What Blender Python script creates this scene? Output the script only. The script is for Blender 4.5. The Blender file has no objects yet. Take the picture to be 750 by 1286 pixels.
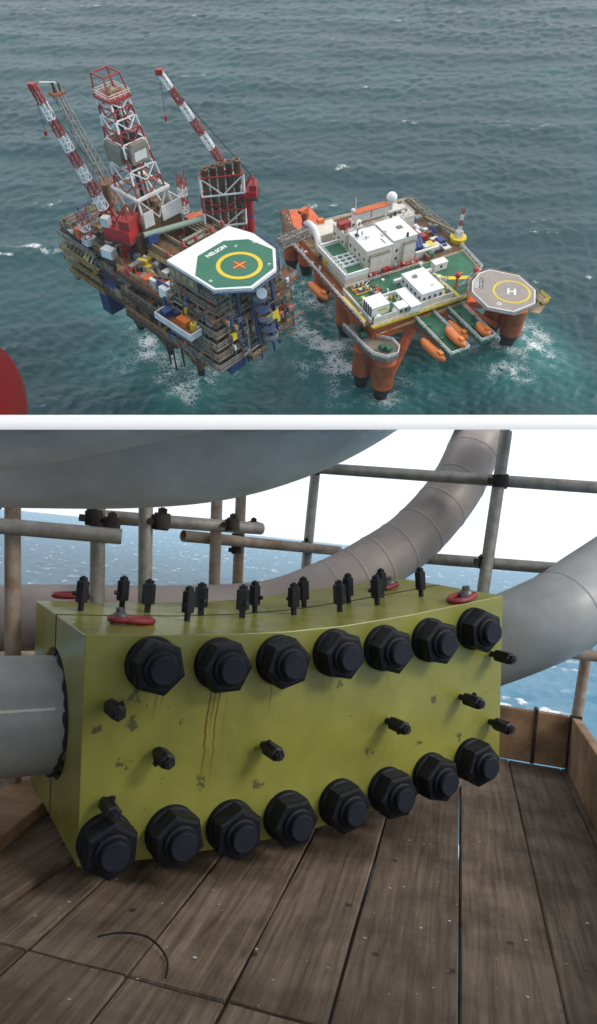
import bpy, bmesh, math, random
import numpy as np
from mathutils import Matrix, Vector, Euler
random.seed(7)
rad = math.radians
SC = bpy.context.scene
COL = SC.collection

# ------------------------------------------------------------------ camera, world, sun, exposure
FPX = 900.0                                  # focal length in pixels of a 750 px wide picture
CW = Matrix.Rotation(rad(91.8), 4, 'X') @ Matrix.Rotation(rad(6.1), 4, 'Z')
cam_d = bpy.data.cameras.new('camera')
cam_d.sensor_fit = 'HORIZONTAL'; cam_d.sensor_width = 36; cam_d.lens = FPX / 750 * 36
cam_d.clip_start = 0.05; cam_d.clip_end = 60000
cam = bpy.data.objects.new('camera', cam_d); COL.objects.link(cam)
cam.matrix_world = CW
SC.camera = cam

SUN = Vector((0.72, -0.42, 0.62)).normalized()
W = bpy.data.worlds.new('World'); SC.world = W; W.use_nodes = True
wn, wl = W.node_tree.nodes, W.node_tree.links
for n in list(wn): wn.remove(n)
sky = wn.new('ShaderNodeTexSky'); sky.sky_type = 'NISHITA'; sky.sun_disc = False
sky.sun_elevation = math.asin(SUN.z); sky.sun_rotation = math.atan2(SUN.x, SUN.y)
sky.air_density = 1.0; sky.dust_density = 4.0
mixw = wn.new('ShaderNodeMix'); mixw.data_type = 'RGBA'; mixw.inputs[0].default_value = 0.72
mixw.inputs[7].default_value = (10.6, 10.9, 11.4, 1)       # even overcast veil
bg = wn.new('ShaderNodeBackground'); bg.inputs[1].default_value = 0.15
wo = wn.new('ShaderNodeOutputWorld')
wl.new(sky.outputs[0], mixw.inputs[6]); wl.new(mixw.outputs[2], bg.inputs[0]); wl.new(bg.outputs[0], wo.inputs[0])
sun_d = bpy.data.lights.new('sun', 'SUN'); sun_d.energy = 1.5; sun_d.angle = rad(14); sun_d.color = (1, .95, .88)
sun = bpy.data.objects.new('sun', sun_d); COL.objects.link(sun)
sun.rotation_euler = SUN.to_track_quat('Z', 'Y').to_euler()
SC.view_settings.view_transform = 'Standard'; SC.view_settings.look = 'None'
SC.view_settings.gamma = 1; SC.view_settings.exposure = 0.0
SC.render.engine = 'CYCLES'; SC.cycles.max_bounces = 8; SC.cycles.volume_bounces = 3

# ------------------------------------------------------------------ frames
HCAM = 140.0
MU = CW @ (Matrix.Translation((0, 0, HCAM)) @ Matrix.Rotation(rad(37.4), 4, 'X')).inverted()
MF = MU @ Matrix.Translation((20, 151, 0)) @ Matrix.Rotation(rad(27), 4, 'Z')      # accommodation vessel axes
MN = MU @ Matrix.Translation((-14, 139, 0)) @ Matrix.Rotation(rad(47), 4, 'Z')     # production platform axes
ID = Matrix.Identity(4)
CA, SA = math.cos(rad(37.4)), math.sin(rad(37.4))
def sea_at(px, py, h=0.0):
    dx, dy = (px - 375) / FPX, (643 - py) / FPX
    Y = dy * CA + SA; Z = dy * SA - CA; t = (h - HCAM) / Z
    return Vector((dx * t, Y * t, h))
def in_frame(M, px, py, h):
    return (M.inverted() @ MU) @ sea_at(px, py, h)
def L(px, py, Z):
    return CW @ Vector(((px - 375) / FPX * Z, (643 - py) / FPX * Z, -Z))
def on_plane(px, py, p0, n):
    d = L(px, py, 1.0)
    return d * (p0.dot(n) / d.dot(n))

# ------------------------------------------------------------------ materials
def mat(name, col, rough=0.6, metal=0.0, var=0.12, scale=3.0, col2=None, bump=0.0, coord='Object', spec=None, stretch=None, lo=.35, hi=.7):
    m = bpy.data.materials.new(name); m.use_nodes = True
    nt = m.node_tree; N, K = nt.nodes, nt.links
    b = N['Principled BSDF']
    b.inputs['Roughness'].default_value = rough; b.inputs['Metallic'].default_value = metal
    if spec is not None: b.inputs['Specular IOR Level'].default_value = spec
    tc = N.new('ShaderNodeTexCoord'); src = tc.outputs[coord]
    if stretch:
        mp = N.new('ShaderNodeMapping'); mp.inputs['Scale'].default_value = stretch
        K.new(src, mp.inputs[0]); src = mp.outputs[0]
    nz = N.new('ShaderNodeTexNoise'); nz.inputs['Scale'].default_value = scale; nz.inputs['Detail'].default_value = 6
    nz.inputs['Roughness'].default_value = .65
    K.new(src, nz.inputs['Vector'])
    rp = N.new('ShaderNodeValToRGB'); K.new(nz.outputs['Fac'], rp.inputs[0])
    c2 = col2 if col2 else tuple(c * (1 - var * 2.2) for c in col)
    rp.color_ramp.elements[0].position = lo; rp.color_ramp.elements[0].color = (*c2, 1)
    rp.color_ramp.elements[1].position = hi; rp.color_ramp.elements[1].color = (*col, 1)
    K.new(rp.outputs[0], b.inputs['Base Color'])
    if bump:
        bp = N.new('ShaderNodeBump'); bp.inputs['Strength'].default_value = bump; bp.inputs['Distance'].default_value = .01
        K.new(nz.outputs['Fac'], bp.inputs['Height']); K.new(bp.outputs[0], b.inputs['Normal'])
    return m
M = {}
def addm(k, *a, **kw): M[k] = mat(k, *a, **kw)
addm('white', (.84, .83, .80), .5, scale=.5, var=.07)
addm('cream', (.76, .71, .61), .6, scale=.8, var=.10)
addm('offwhite', (.72, .71, .68), .6, scale=.5, var=.12)
addm('red', (.42, .035, .03), .5, scale=.8, col2=(.25, .03, .025))
addm('brightred', (.55, .03, .03), .45, scale=.8)
addm('orange', (.62, .13, .03), .5, scale=.6, col2=(.45, .09, .025))
addm('lifeorange', (.75, .20, .03), .4, scale=.6, var=.05)
addm('hullorange', (.72, .14, .03), .55, scale=.4, col2=(.38, .07, .028), lo=.3, hi=.6)
addm('hulldark', (.05, .03, .025), .7, scale=.5)
addm('green', (.035, .17, .085), .7, scale=.35, col2=(.025, .10, .055))
addm('helideckgreen', (.035, .165, .10), .7, scale=.4, col2=(.03, .14, .085))
addm('palegreen', (.30, .40, .33), .6)
addm('yellow', (.70, .52, .02), .5, var=.05)
addm('dullyellow', (.36, .25, .06), .7, scale=.8, col2=(.20, .13, .05))
addm('helidecktan', (.34, .29, .25), .8, scale=.5, col2=(.28, .24, .21))
addm('brown', (.20, .105, .045), .8, scale=.9, col2=(.075, .04, .022))
addm('rust', (.34, .12, .035), .8, scale=.8, col2=(.14, .06, .028))
addm('tan', (.42, .32, .18), .8, scale=.6, col2=(.22, .15, .085))
addm('taupe', (.26, .225, .17), .8, scale=.5, col2=(.17, .14, .10))
addm('steel', (.30, .30, .29), .6, scale=.8, col2=(.16, .15, .13))
addm('darksteel', (.05, .048, .045), .7, scale=.8)
addm('black', (.015, .015, .017), .6)
addm('blue', (.035, .08, .24), .5, scale=.6)
addm('deepblue', (.018, .04, .13), .5, scale=.6)
addm('bluesteel', (.10, .14, .22), .6, scale=.8)
addm('glass', (.03, .04, .05), .15)
addm('stack', (.26, .14, .075), .7, scale=.5, col2=(.11, .06, .035))
addm('hood', (.27, .24, .19), .8, scale=.5, col2=(.17, .15, .12))

# ------------------------------------------------------------------ mesh helpers
class MB:
    def __init__(s): s.v = []; s.f = []; s.smooth = []
    def add(s, vs, fs, sm=False):
        o = len(s.v); s.v += [tuple(v) for v in vs]
        s.f += [tuple(i + o for i in f) for f in fs]; s.smooth += [sm] * len(fs); return s
    def box(s, x0, x1, y0, y1, z0, z1, R=None):
        vs = [Vector((x, y, z)) for z in (z0, z1) for y in (y0, y1) for x in (x0, x1)]
        if R: vs = [R @ v for v in vs]
        return s.add(vs, [(0, 2, 3, 1), (4, 5, 7, 6), (0, 1, 5, 4), (2, 6, 7, 3), (0, 4, 6, 2), (1, 3, 7, 5)])
    def cbox(s, c, sx, sy, sz, rz=0):
        R = Matrix.Translation(c) @ Matrix.Rotation(rz, 4, 'Z')
        return s.box(-sx/2, sx/2, -sy/2, sy/2, 0, sz, R)
    def tube(s, a, b, r, r2=None, n=8, caps=True, sm=True):
        a, b = Vector(a), Vector(b); r2 = r if r2 is None else r2
        d = (b - a)
        if d.length < 1e-6: return s
        q = d.to_track_quat('Z', 'Y').to_matrix()
        ph = math.pi / 4 if n == 4 else 0
        ring = [q @ Vector((math.cos(ph + 2*math.pi*i/n), math.sin(ph + 2*math.pi*i/n), 0)) for i in range(n)]
        vs = [a + r * w for w in ring] + [b + r2 * w for w in ring]
        fs = [(i, (i+1) % n, n + (i+1) % n, n + i) for i in range(n)]
        s.add(vs, fs, sm and n > 4)
        if caps:
            s.add(vs[:n], [tuple(range(n))[::-1]]); s.add(vs[n:], [tuple(range(n))])
        return s
    def bar(s, a, b, w): return s.tube(a, b, w * .7071, n=4, sm=False)
    def prism(s, pts, z0, z1):
        n = len(pts); area = sum(pts[i][0]*pts[(i+1) % n][1] - pts[(i+1) % n][0]*pts[i][1] for i in range(n))
        if area < 0: pts = pts[::-1]
        vs = [(p[0], p[1], z0) for p in pts] + [(p[0], p[1], z1) for p in pts]
        fs = [tuple(range(n))[::-1], tuple(range(n, 2*n))] + [(i, (i+1) % n, n + (i+1) % n, n + i) for i in range(n)]
        return s.add(vs, fs)
    def lathe(s, prof, n=24, T=ID, sm=True):
        vs = [T @ Vector((r*math.cos(2*math.pi*i/n), r*math.sin(2*math.pi*i/n), z)) for r, z in prof for i in range(n)]
        fs = []
        for k in range(len(prof) - 1):
            for i in range(n):
                j = (i + 1) % n
                fs.append((k*n+i, k*n+j, (k+1)*n+j, (k+1)*n+i))
        s.add(vs, fs, sm)
        s.add(vs[:n], [tuple(range(n))[::-1]]); s.add(vs[-n:], [tuple(range(n))]); return s
    def sphere(s, c, rx, ry, rz, n=14, m=9, T=None):
        vs = []; fs = []
        for k in range(m + 1):
            th = math.pi * k / m
            for i in range(n):
                v = Vector((rx*math.sin(th)*math.cos(2*math.pi*i/n), ry*math.sin(th)*math.sin(2*math.pi*i/n), -rz*math.cos(th)))
                if T: v = T @ v
                vs.append(Vector(c) + v)
        for k in range(m):
            for i in range(n):
                j = (i + 1) % n; fs.append((k*n+i, k*n+j, (k+1)*n+j, (k+1)*n+i))
        return s.add(vs, fs, True)
    def path(s, pts, r, n=20, sub=6, radii=None):
        P = [Vector(p) for p in pts]; Q = []; RR = []
        for i in range(len(P) - 1):
            p0, p1, p2, p3 = P[max(i-1, 0)], P[i], P[i+1], P[min(i+2, len(P)-1)]
            for k in range(sub):
                t = k / sub
                Q.append(.5*((2*p1) + (p2-p0)*t + (2*p0-5*p1+4*p2-p3)*t*t + (3*p1-p0-3*p2+p3)*t**3))
        Q.append(P[-1]); s.center = Q
        up = None; vs = []; fs = []
        for i, c in enumerate(Q):
            d = (Q[min(i+1, len(Q)-1)] - Q[max(i-1, 0)]).normalized()
            if up is None:
                up = d.orthogonal().normalized()
            else:
                up = (up - d * up.dot(d)).normalized()
            bb = d.cross(up); rr = radii(i/(len(Q)-1)) if radii else r
            for k in range(n):
                a = 2*math.pi*k/n; vs.append(c + rr*(math.cos(a)*up + math.sin(a)*bb))
        for i in range(len(Q)-1):
            for k in range(n):
                j = (k+1) % n; fs.append((i*n+k, i*n+j, (i+1)*n+j, (i+1)*n+k))
        s.add(vs, fs, True)
        s.add(vs[:n], [tuple(range(n))[::-1]]); s.add(vs[-n:], [tuple(range(n))]); return s
    def mesh(s, name, m, base=(0, 0, 0)):
        me = bpy.data.meshes.new(name)
        bx, by, bz = base
        me.from_pydata([(x-bx, y-by, z-bz) for x, y, z in s.v], [], s.f); 
        me.polygons.foreach_set('use_smooth', s.smooth)
        me.materials.append(M[m] if isinstance(m, str) else m); me.update(); return me
    def build(s, name, m, parent=None, base=None):
        if base is None: base = parent['_b'] if parent is not None else (0, 0, 0)
        me = s.mesh(name, m, base)
        o = bpy.data.objects.new(name, me); COL.objects.link(o)
        if parent is not None: o.parent = parent
        return o
def tag(o, label, cat, group=None):
    o['label'] = label; o['category'] = cat
    if group: o['group'] = group
    return o
def structure(o): o['kind'] = 'structure'; return o
ROOTS = []
def thing(name, label, cat, frame=ID, base=(0, 0, 0), group=None):
    o = bpy.data.objects.new(name, None); COL.objects.link(o); o.empty_display_size = .1
    o.matrix_world = frame @ Matrix.Translation(base); o['_b'] = tuple(base); ROOTS.append(o)
    return tag(o, label, cat, group)
def one(mb, name, m, label, cat, frame=ID, base=(0, 0, 0), group=None):
    o = mb.build(name, m, None, base); o.matrix_world = frame @ Matrix.Translation(base)
    return tag(o, label, cat, group)
def rail(path, h=1.1, w=.13, closed=False, step=2.0):
    """railing on a list of 3-D points"""
    mb = MB(); P = [Vector(p) for p in path]
    if closed: P.append(P[0])
    for a, b in zip(P[:-1], P[1:]):
        for k in (1.0, .5): mb.bar(a + Vector((0, 0, h*k)), b + Vector((0, 0, h*k)), w)
        n = max(1, int((b-a).length / step))
        for i in range(n + 1):
            c = a.lerp(b, i / n); mb.bar(c, c + Vector((0, 0, h)), w)
    return mb
def lattice(a, b, wa, wb, nseg, t, up=Vector((0, 0, 1)), split=None):
    """square lattice boom from a to b; returns list of MB, one per colour band"""
    a, b = Vector(a), Vector(b); d = (b-a).normalized()
    x = d.cross(up).normalized() if abs(d.dot(up)) < .98 else Vector((1, 0, 0)); y = x.cross(d)
    split = split or nseg; out = [MB() for _ in range(split)]
    def ring(i):
        c = a.lerp(b, i/nseg); w = (wa + (wb-wa)*i/nseg)/2
        return [c + x*w*sx + y*w*sy for sx, sy in ((1, 1), (-1, 1), (-1, -1), (1, -1))]
    for i in range(nseg):
        mb = out[i*split//nseg]; r0, r1 = ring(i), ring(i+1)
        for k in range(4):
            mb.bar(r0[k], r1[k], t); mb.bar(r0[k], r0[(k+1) % 4], t*.7)
            if (i+k) % 2: mb.bar(r0[k], r1[(k+1) % 4], t*.7)
            else: mb.bar(r0[(k+1) % 4], r1[k], t*.7)
    return out
def rnd(a, b): return random.uniform(a, b)

# ------------------------------------------------------------------ water
def waves(x, y, comps):
    z = np.zeros_like(x)
    for A, k, th, ph in comps:
        z += A * np.sin(k * (x*math.cos(th) + y*math.sin(th)) + ph)
    return z
def wave_set(seed, n, l0, l1, th0, spread, amp):
    r = np.random.RandomState(seed); out = []
    for i in range(n):
        lam = l0 * (l1/l0) ** r.rand()
        out.append((amp * lam**.8 * (.5 + r.rand()), 2*math.pi/lam, th0 + r.randn()*spread, r.rand()*6.28))
    return out
def vnoise(x, y, s, seed):
    r = np.random.RandomState(seed); T = r.rand(64, 64)
    u, v = x/s, y/s; i, j = np.floor(u).astype(int), np.floor(v).astype(int)
    f, g = u-i, v-j; f = f*f*(3-2*f); g = g*g*(3-2*g)
    a = T[i % 64, j % 64]; b = T[(i+1) % 64, j % 64]; c = T[i % 64, (j+1) % 64]; d = T[(i+1) % 64, (j+1) % 64]
    return (a*(1-f)+b*f)*(1-g) + (c*(1-f)+d*f)*g
def sea_material(name, deep, teal, fscale, bump_d, bump_s, rough, foamcol=(.72, .74, .74), bdet=1.6, th_hi=.62):
    m = bpy.data.materials.new(name); m.use_nodes = True
    N, K = m.node_tree.nodes, m.node_tree.links; b = N['Principled BSDF']
    at = N.new('ShaderNodeAttribute'); at.attribute_name = 'foam'
    at2 = N.new('ShaderNodeAttribute'); at2.attribute_name = 'churn'
    tc = N.new('ShaderNodeTexCoord')
    n1 = N.new('ShaderNodeTexNoise'); n1.inputs['Scale'].default_value = fscale; n1.inputs['Detail'].default_value = 5
    n1.inputs['Roughness'].default_value = .6; n1.inputs['Distortion'].default_value = 1.2
    K.new(tc.outputs['Object'], n1.inputs['Vector'])
    # lacy foam: ridged noise against the local foam amount
    ma = N.new('ShaderNodeMath'); ma.operation = 'SUBTRACT'; K.new(n1.outputs['Fac'], ma.inputs[0]); ma.inputs[1].default_value = .5
    mb_ = N.new('ShaderNodeMath'); mb_.operation = 'ABSOLUTE'; K.new(ma.outputs[0], mb_.inputs[0])
    mc = N.new('ShaderNodeMath'); mc.operation = 'MULTIPLY'; K.new(mb_.outputs[0], mc.inputs[0]); mc.inputs[1].default_value = 4.0
    md = N.new('ShaderNodeMath'); md.operation = 'SUBTRACT'; K.new(at.outputs['Fac'], md.inputs[0]); K.new(mc.outputs[0], md.inputs[1])
    mr = N.new('ShaderNodeMapRange'); mr.interpolation_type = 'SMOOTHSTEP'
    K.new(md.outputs[0], mr.inputs[0]); mr.inputs[1].default_value = 0.0; mr.inputs[2].default_value = th_hi
    mx = N.new('ShaderNodeMix'); mx.data_type = 'RGBA'; mx.inputs[6].default_value = (*deep, 1); mx.inputs[7].default_value = (*teal, 1)
    K.new(at2.outputs['Fac'], mx.inputs[0])
    mf = N.new('ShaderNodeMix'); mf.data_type = 'RGBA'; mf.inputs[7].default_value = (*foamcol, 1)
    K.new(mx.outputs[2], mf.inputs[6]); K.new(mr.outputs[0], mf.inputs[0]); K.new(mf.outputs[2], b.inputs['Base Color'])
    rr = N.new('ShaderNodeMapRange'); K.new(mr.outputs[0], rr.inputs[0]); rr.inputs[3].default_value = rough; rr.inputs[4].default_value = .8
    K.new(rr.outputs[0], b.inputs['Roughness']); b.inputs['IOR'].default_value = 1.333
    mp = N.new('ShaderNodeMapping'); mp.inputs['Scale'].default_value = (.55, 1, 1); K.new(tc.outputs['Object'], mp.inputs[0])
    n2 = N.new('ShaderNodeTexNoise'); n2.inputs['Scale'].default_value = bump_s; n2.inputs['Detail'].default_value = 7; n2.inputs['Roughness'].default_value = .6
    n2.inputs['Distortion'].default_value = bdet
    K.new(mp.outputs[0], n2.inputs['Vector'])
    bp = N.new('ShaderNodeBump'); bp.inputs['Strength'].default_value = 1; bp.inputs['Distance'].default_value = bump_d
    K.new(n2.outputs['Fac'], bp.inputs['Height']); K.new(bp.outputs[0], b.inputs['Normal'])
    return m
def sea_mesh(name, X, Y, Z, foam, churn, m, wrap=False):
    R, C = X.shape
    co = np.stack([X, Y, Z], -1).reshape(-1, 3)
    i, j = np.meshgrid(np.arange(R-1), np.arange(C if wrap else C-1), indexing='ij')
    jn = (j+1) % C
    F = np.stack([i*C+j, i*C+jn, (i+1)*C+jn, (i+1)*C+j], -1).reshape(-1, 4)
    me = bpy.data.meshes.new(name)
    me.vertices.add(len(co)); me.vertices.foreach_set('co', co.astype(np.float32).ravel())
    me.loops.add(F.size); me.loops.foreach_set('vertex_index', F.ravel().astype(np.int32))
    me.polygons.add(len(F)); me.polygons.foreach_set('loop_start', (np.arange(len(F))*4).astype(np.int32))
    me.polygons.foreach_set('use_smooth', np.ones(len(F), bool))
    me.update(calc_edges=True); me.validate()
    for nm, arr in (('foam', foam), ('churn', churn)):
        a = me.attributes.new(nm, 'FLOAT', 'POINT'); a.data.foreach_set('value', arr.astype(np.float32).ravel())
    me.materials.append(m)
    o = bpy.data.objects.new(name, me); COL.objects.link(o); return structure(o)

# open sea round the two platforms
R_, C_ = 560, 520
y0 = sea_at(375, 531).y
t = np.linspace(0, 1, R_)[:, None]; s = np.linspace(-1, 1, C_)[None, :]
Y = y0 * (760/y0) ** t + 0*s
X = s * (.46*Y + 42)
swell = wave_set(3, 10, 14, 40, rad(99), .35, .0040)
chop = wave_set(4, 60, 1.5, 9, rad(105), .8, .0062)
Zw = waves(X, Y, swell)*2.0 + waves(X, Y, chop) * (.45 + .75*vnoise(X, Y, 38, 31) + .45*vnoise(X, Y, 13, 32))
def blob(X, Y, px, py, rx, ry, ang=0):
    c = sea_at(px, py); a = rad(ang); dx, dy = X-c.x, Y-c.y
    u, v = dx*math.cos(a)+dy*math.sin(a), -dx*math.sin(a)+dy*math.cos(a)
    return np.exp(-((u/rx)**2 + (v/ry)**2))
churn = np.zeros_like(X)
for px, py, rx, ry, an, k in ((200, 440, 8, 15, 25, 1.0), (180, 412, 8, 7, 0, .8), (165, 455, 11, 9, 0, .55), (235, 485, 9, 8, 0, .7), (252, 475, 9, 7, 0, .6), (300, 465, 13, 9, 10, .35), (345, 425, 10, 9, 0, .4),
                              (415, 430, 13, 20, 10, .95), (385, 375, 9, 14, 15, .9), (450, 465, 13, 10, 30, .85), (482, 500, 9, 5, 0, 1.0), (515, 480, 12, 6, 0, .45),
                              (432, 500, 9, 5, 0, .5), (640, 432, 8, 6, 0, .8), (676, 440, 7, 17, 20, 1.0), (655, 468, 12, 7, 0, .7), (612, 420, 5, 4, 0, .6), (150, 385, 8, 5, 0, .4), (365, 350, 5, 6, 0, .5)):
    churn = np.maximum(churn, k * blob(X, Y, px, py, rx, ry, an))
patch = vnoise(X, Y, 17, 5) * .55 + vnoise(X, Y, 6, 6) * .45
crest = (Zw - Zw.mean()) / Zw.std()
fleck = vnoise(X*.55, Y, 2.6, 15)
foam = np.clip((crest - 1.35) * .8, 0, .62) * np.clip((patch - .52) * 5, 0, 1) * np.clip((fleck-.42)*4, 0, 1)
foam = np.maximum(foam, churn * np.clip(.18 + 1.25*(.6*vnoise(X, Y, 5.0, 9) + .4*vnoise(X, Y, 2.0, 19) - .30), .05, 1.0) * 1.12)
churn2 = np.clip(np.sqrt(np.clip(churn, 0, 1))*.8 + .25*np.clip(vnoise(X, Y, 40, 12)-.5, 0, 1), 0, 1)
M['sea'] = sea_material('sea_water', (.010, .050, .056), (.025, .18, .17), .6, .17, 1.1, .22)
sea = sea_mesh('sea', X, Y, Zw, foam, churn2, M['sea']); sea.matrix_world = MU

# sea seen from the scaffold
SZ = -25.0
Rr = 14 * (3400/14) ** np.linspace(0, 1, 300)[:, None]
Th = np.concatenate([np.linspace(-32, 32, 640, endpoint=False), np.linspace(32, 328, 90, endpoint=False)])[None, :] * math.pi/180
X = Rr*np.sin(Th); Y = Rr*np.cos(Th)
sw = wave_set(13, 12, 9, 30, rad(70), .5, .007); ch = wave_set(14, 34, 2.2, 8, rad(80), .7, .015)
Zw = waves(X, Y, sw) + waves(X, Y, ch)
crest = Zw / Zw.std()
pt = vnoise(X, Y, 5, 21)*.5 + vnoise(X, Y, 22, 22)*.5
foam = np.clip((crest-.85), 0, 1.0) * np.clip((pt-.46)*6, 0, 1)
Zw = Zw * np.clip(1.2 - Rr/900, 0, 1)
M['sea_far'] = sea_material('sea_water_blue', (.058, .20, .30), (.11, .30, .35), 1.1, .35, 1.0, .4, th_hi=.45)
s2 = sea_mesh('sea', X, Y, Zw + SZ, foam, foam*.5, M['sea_far'], wrap=True)

# ------------------------------------------------------------------ PRODUCTION PLATFORM (local axes p, q, h)
plat = thing('production_platform', 'multi-deck brown steel oil production platform on jacket legs, left of the orange vessel', 'oil platform', MN, (0, 18, 0))
def P_(mb, name, m): return mb.build(name, m, plat)
DK = {'cellar': 26.0, 'mid': 32.0, 'main': 38.0}
zones = {'B': (-11, 17, 11, 31), 'C': (-9, 13, 31, 44), 'D': (-9, 4, 44, 57)}
for zi, (z, (a, b, c, d)) in enumerate(zones.items()):
    for di, (dn, h) in enumerate(DK.items()):
        e = .25*zi + (0 if dn != 'mid' else .8)
        P_(MB().box(a+e*.3, b-e*.3, c+.01*zi, d-.01*zi, h-.7-.02*zi, h-.02*zi), 'deck', 'brown' if dn != 'main' else 'rust')
        mb = MB()
        for k in range(7):
            x = a + (b-a)*k/6
            mb.bar((x, c+.3, h-1.1), (x, d-.3, h-1.1), .5)
        P_(mb, 'deck_beam', 'darksteel')
        r = rail([(a+.3, d-.2, h), (a+.3, c+.2, h)], 1.3, .16); P_(r, 'railing', 'tan' if di != 1 else 'dullyellow' if z == 'D' else 'steel')
        if z != 'B':
            r = rail([(a+.3, d-.3, h), (b-.3, d-.3, h)], 1.3, .16); P_(r, 'railing', 'steel')
        else:
            r = rail([(b-.3, c+.2, h), (b-.3, d-.2, h)], 1.3, .16); P_(r, 'railing', 'tan')
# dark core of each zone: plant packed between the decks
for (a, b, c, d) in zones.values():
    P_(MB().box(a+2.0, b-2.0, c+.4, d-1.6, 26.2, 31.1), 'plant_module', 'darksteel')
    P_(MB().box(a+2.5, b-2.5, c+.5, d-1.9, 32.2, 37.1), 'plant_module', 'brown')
# plant showing along the edges of the open decks
pal = ['tan', 'steel', 'rust', 'brown', 'taupe', 'bluesteel', 'steel', 'tan', 'offwhite', 'rust', 'darksteel', 'dullyellow', 'orange', 'blue', 'darksteel', 'taupe', 'yellow']
def clutter(a, b, c, d, h, n, hm=2.4, kinds=pal, smax=2.6):
    for i in range(n):
        x, y = rnd(a, b), rnd(c, d); k = random.random(); m = random.choice(kinds)
        if k < .42:
            mb = MB().cbox((x, y, h), rnd(.8, smax), rnd(.8, smax), rnd(.6, hm), random.choice((0, 0, 0, .4)))
            P_(mb, 'equipment_skid', m)
        elif k < .62:
            r = rnd(.4, .9); hh = rnd(.8, hm*1.1)
            mb = MB().lathe([(r, h), (r, h+hh*.85), (r*.6, h+hh)], 12, Matrix.Translation((x, y, 0))); P_(mb, 'vessel', m)
        elif k < .88:
            mb = MB(); ln = rnd(2, 6); ax = random.random() < .5; z = h + rnd(.4, hm)
            for j in range(random.randint(2, 4)):
                o = j*.45
                A, B = ((x, y+o, z), (x+ln, y+o, z)) if ax else ((x+o, y, z), (x+o, y+ln, z))
                if ax: B = (min(B[0], b+.6), B[1], z)
                else: B = (B[0], min(B[1], d+.6), z)
                mb.tube(A, B, .14, n=6)
                mb.tube((A[0], A[1], h), A, .1, n=5)
            P_(mb, 'pipe_run', m)
        else:
            mb = MB().tube((x, y, h+.7), (min(x+rnd(2, 3.5), b+1), y, h+.7), rnd(.5, .8), n=12); P_(mb, 'drum', m)
clutter(-10.2, -7, 12, 30, 26, 20); clutter(-10.2, -7, 12, 30, 32, 22)
clutter(-8.3, -6, 32, 56, 26, 22, kinds=pal+['dullyellow', 'blue']); clutter(-8.3, -6, 32, 56, 32, 26, kinds=pal+['dullyellow', 'tan'])
clutter(-10.5, 15, 12.5, 30, 38, 110); clutter(-8.6, -3, 31, 44, 38, 40, 3.2); clutter(-8.6, 3, 44, 56.5, 38, 70, 3.0)
clutter(-9, 12, 44, 46, 33, 6); clutter(13, 16.6, 13, 30, 32, 16); clutter(13, 16.6, 13, 30, 26, 12)
clutter(-6, 12, 30.5, 44, 38, 26)
# jacket legs, bracing, caissons
legs = [((-3, 15, 25.5), (4.8, 23.7, -3)), ((-5, 44, 25.5), (6.5, 52, -3)), ((13, 16, 25.5), (20, 22, -3)), ((10, 42, 25.5), (18, 50, -3)), ((-4, 30, 25.5), (5, 37, -3))]
for a, b in legs:
    a, b = Vector(a), Vector(b); P_(MB().tube(a, a.lerp(b, .78), 1.05, n=14), 'jacket_leg', 'stack')
    P_(MB().tube(a.lerp(b, .78), b, 1.06, n=14), 'splash_zone', 'black')
for i, j in ((0, 4), (4, 1), (0, 2), (1, 3), (2, 3)):
    mb = MB(); a0, a1 = Vector(legs[i][0]), Vector(legs[i][1]); b0, b1 = Vector(legs[j][0]), Vector(legs[j][1])
    mb.tube(a0.lerp(a1, .1), b0.lerp(b1, .85), .45, n=8); mb.tube(a0.lerp(a1, .85), b0.lerp(b1, .1), .45, n=8)
    P_(mb, 'jacket_brace', 'rust')
for px, py in ((215, 455), (222, 462), (232, 458), (205, 430), (196, 415), (190, 402), (175, 404)):
    b = in_frame(MN, px, py, 0); P_(MB().tube((b.x-1.5, b.y-1.2, 27), (b.x, b.y, -2), .28, n=8), 'caisson', 'darksteel')

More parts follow.
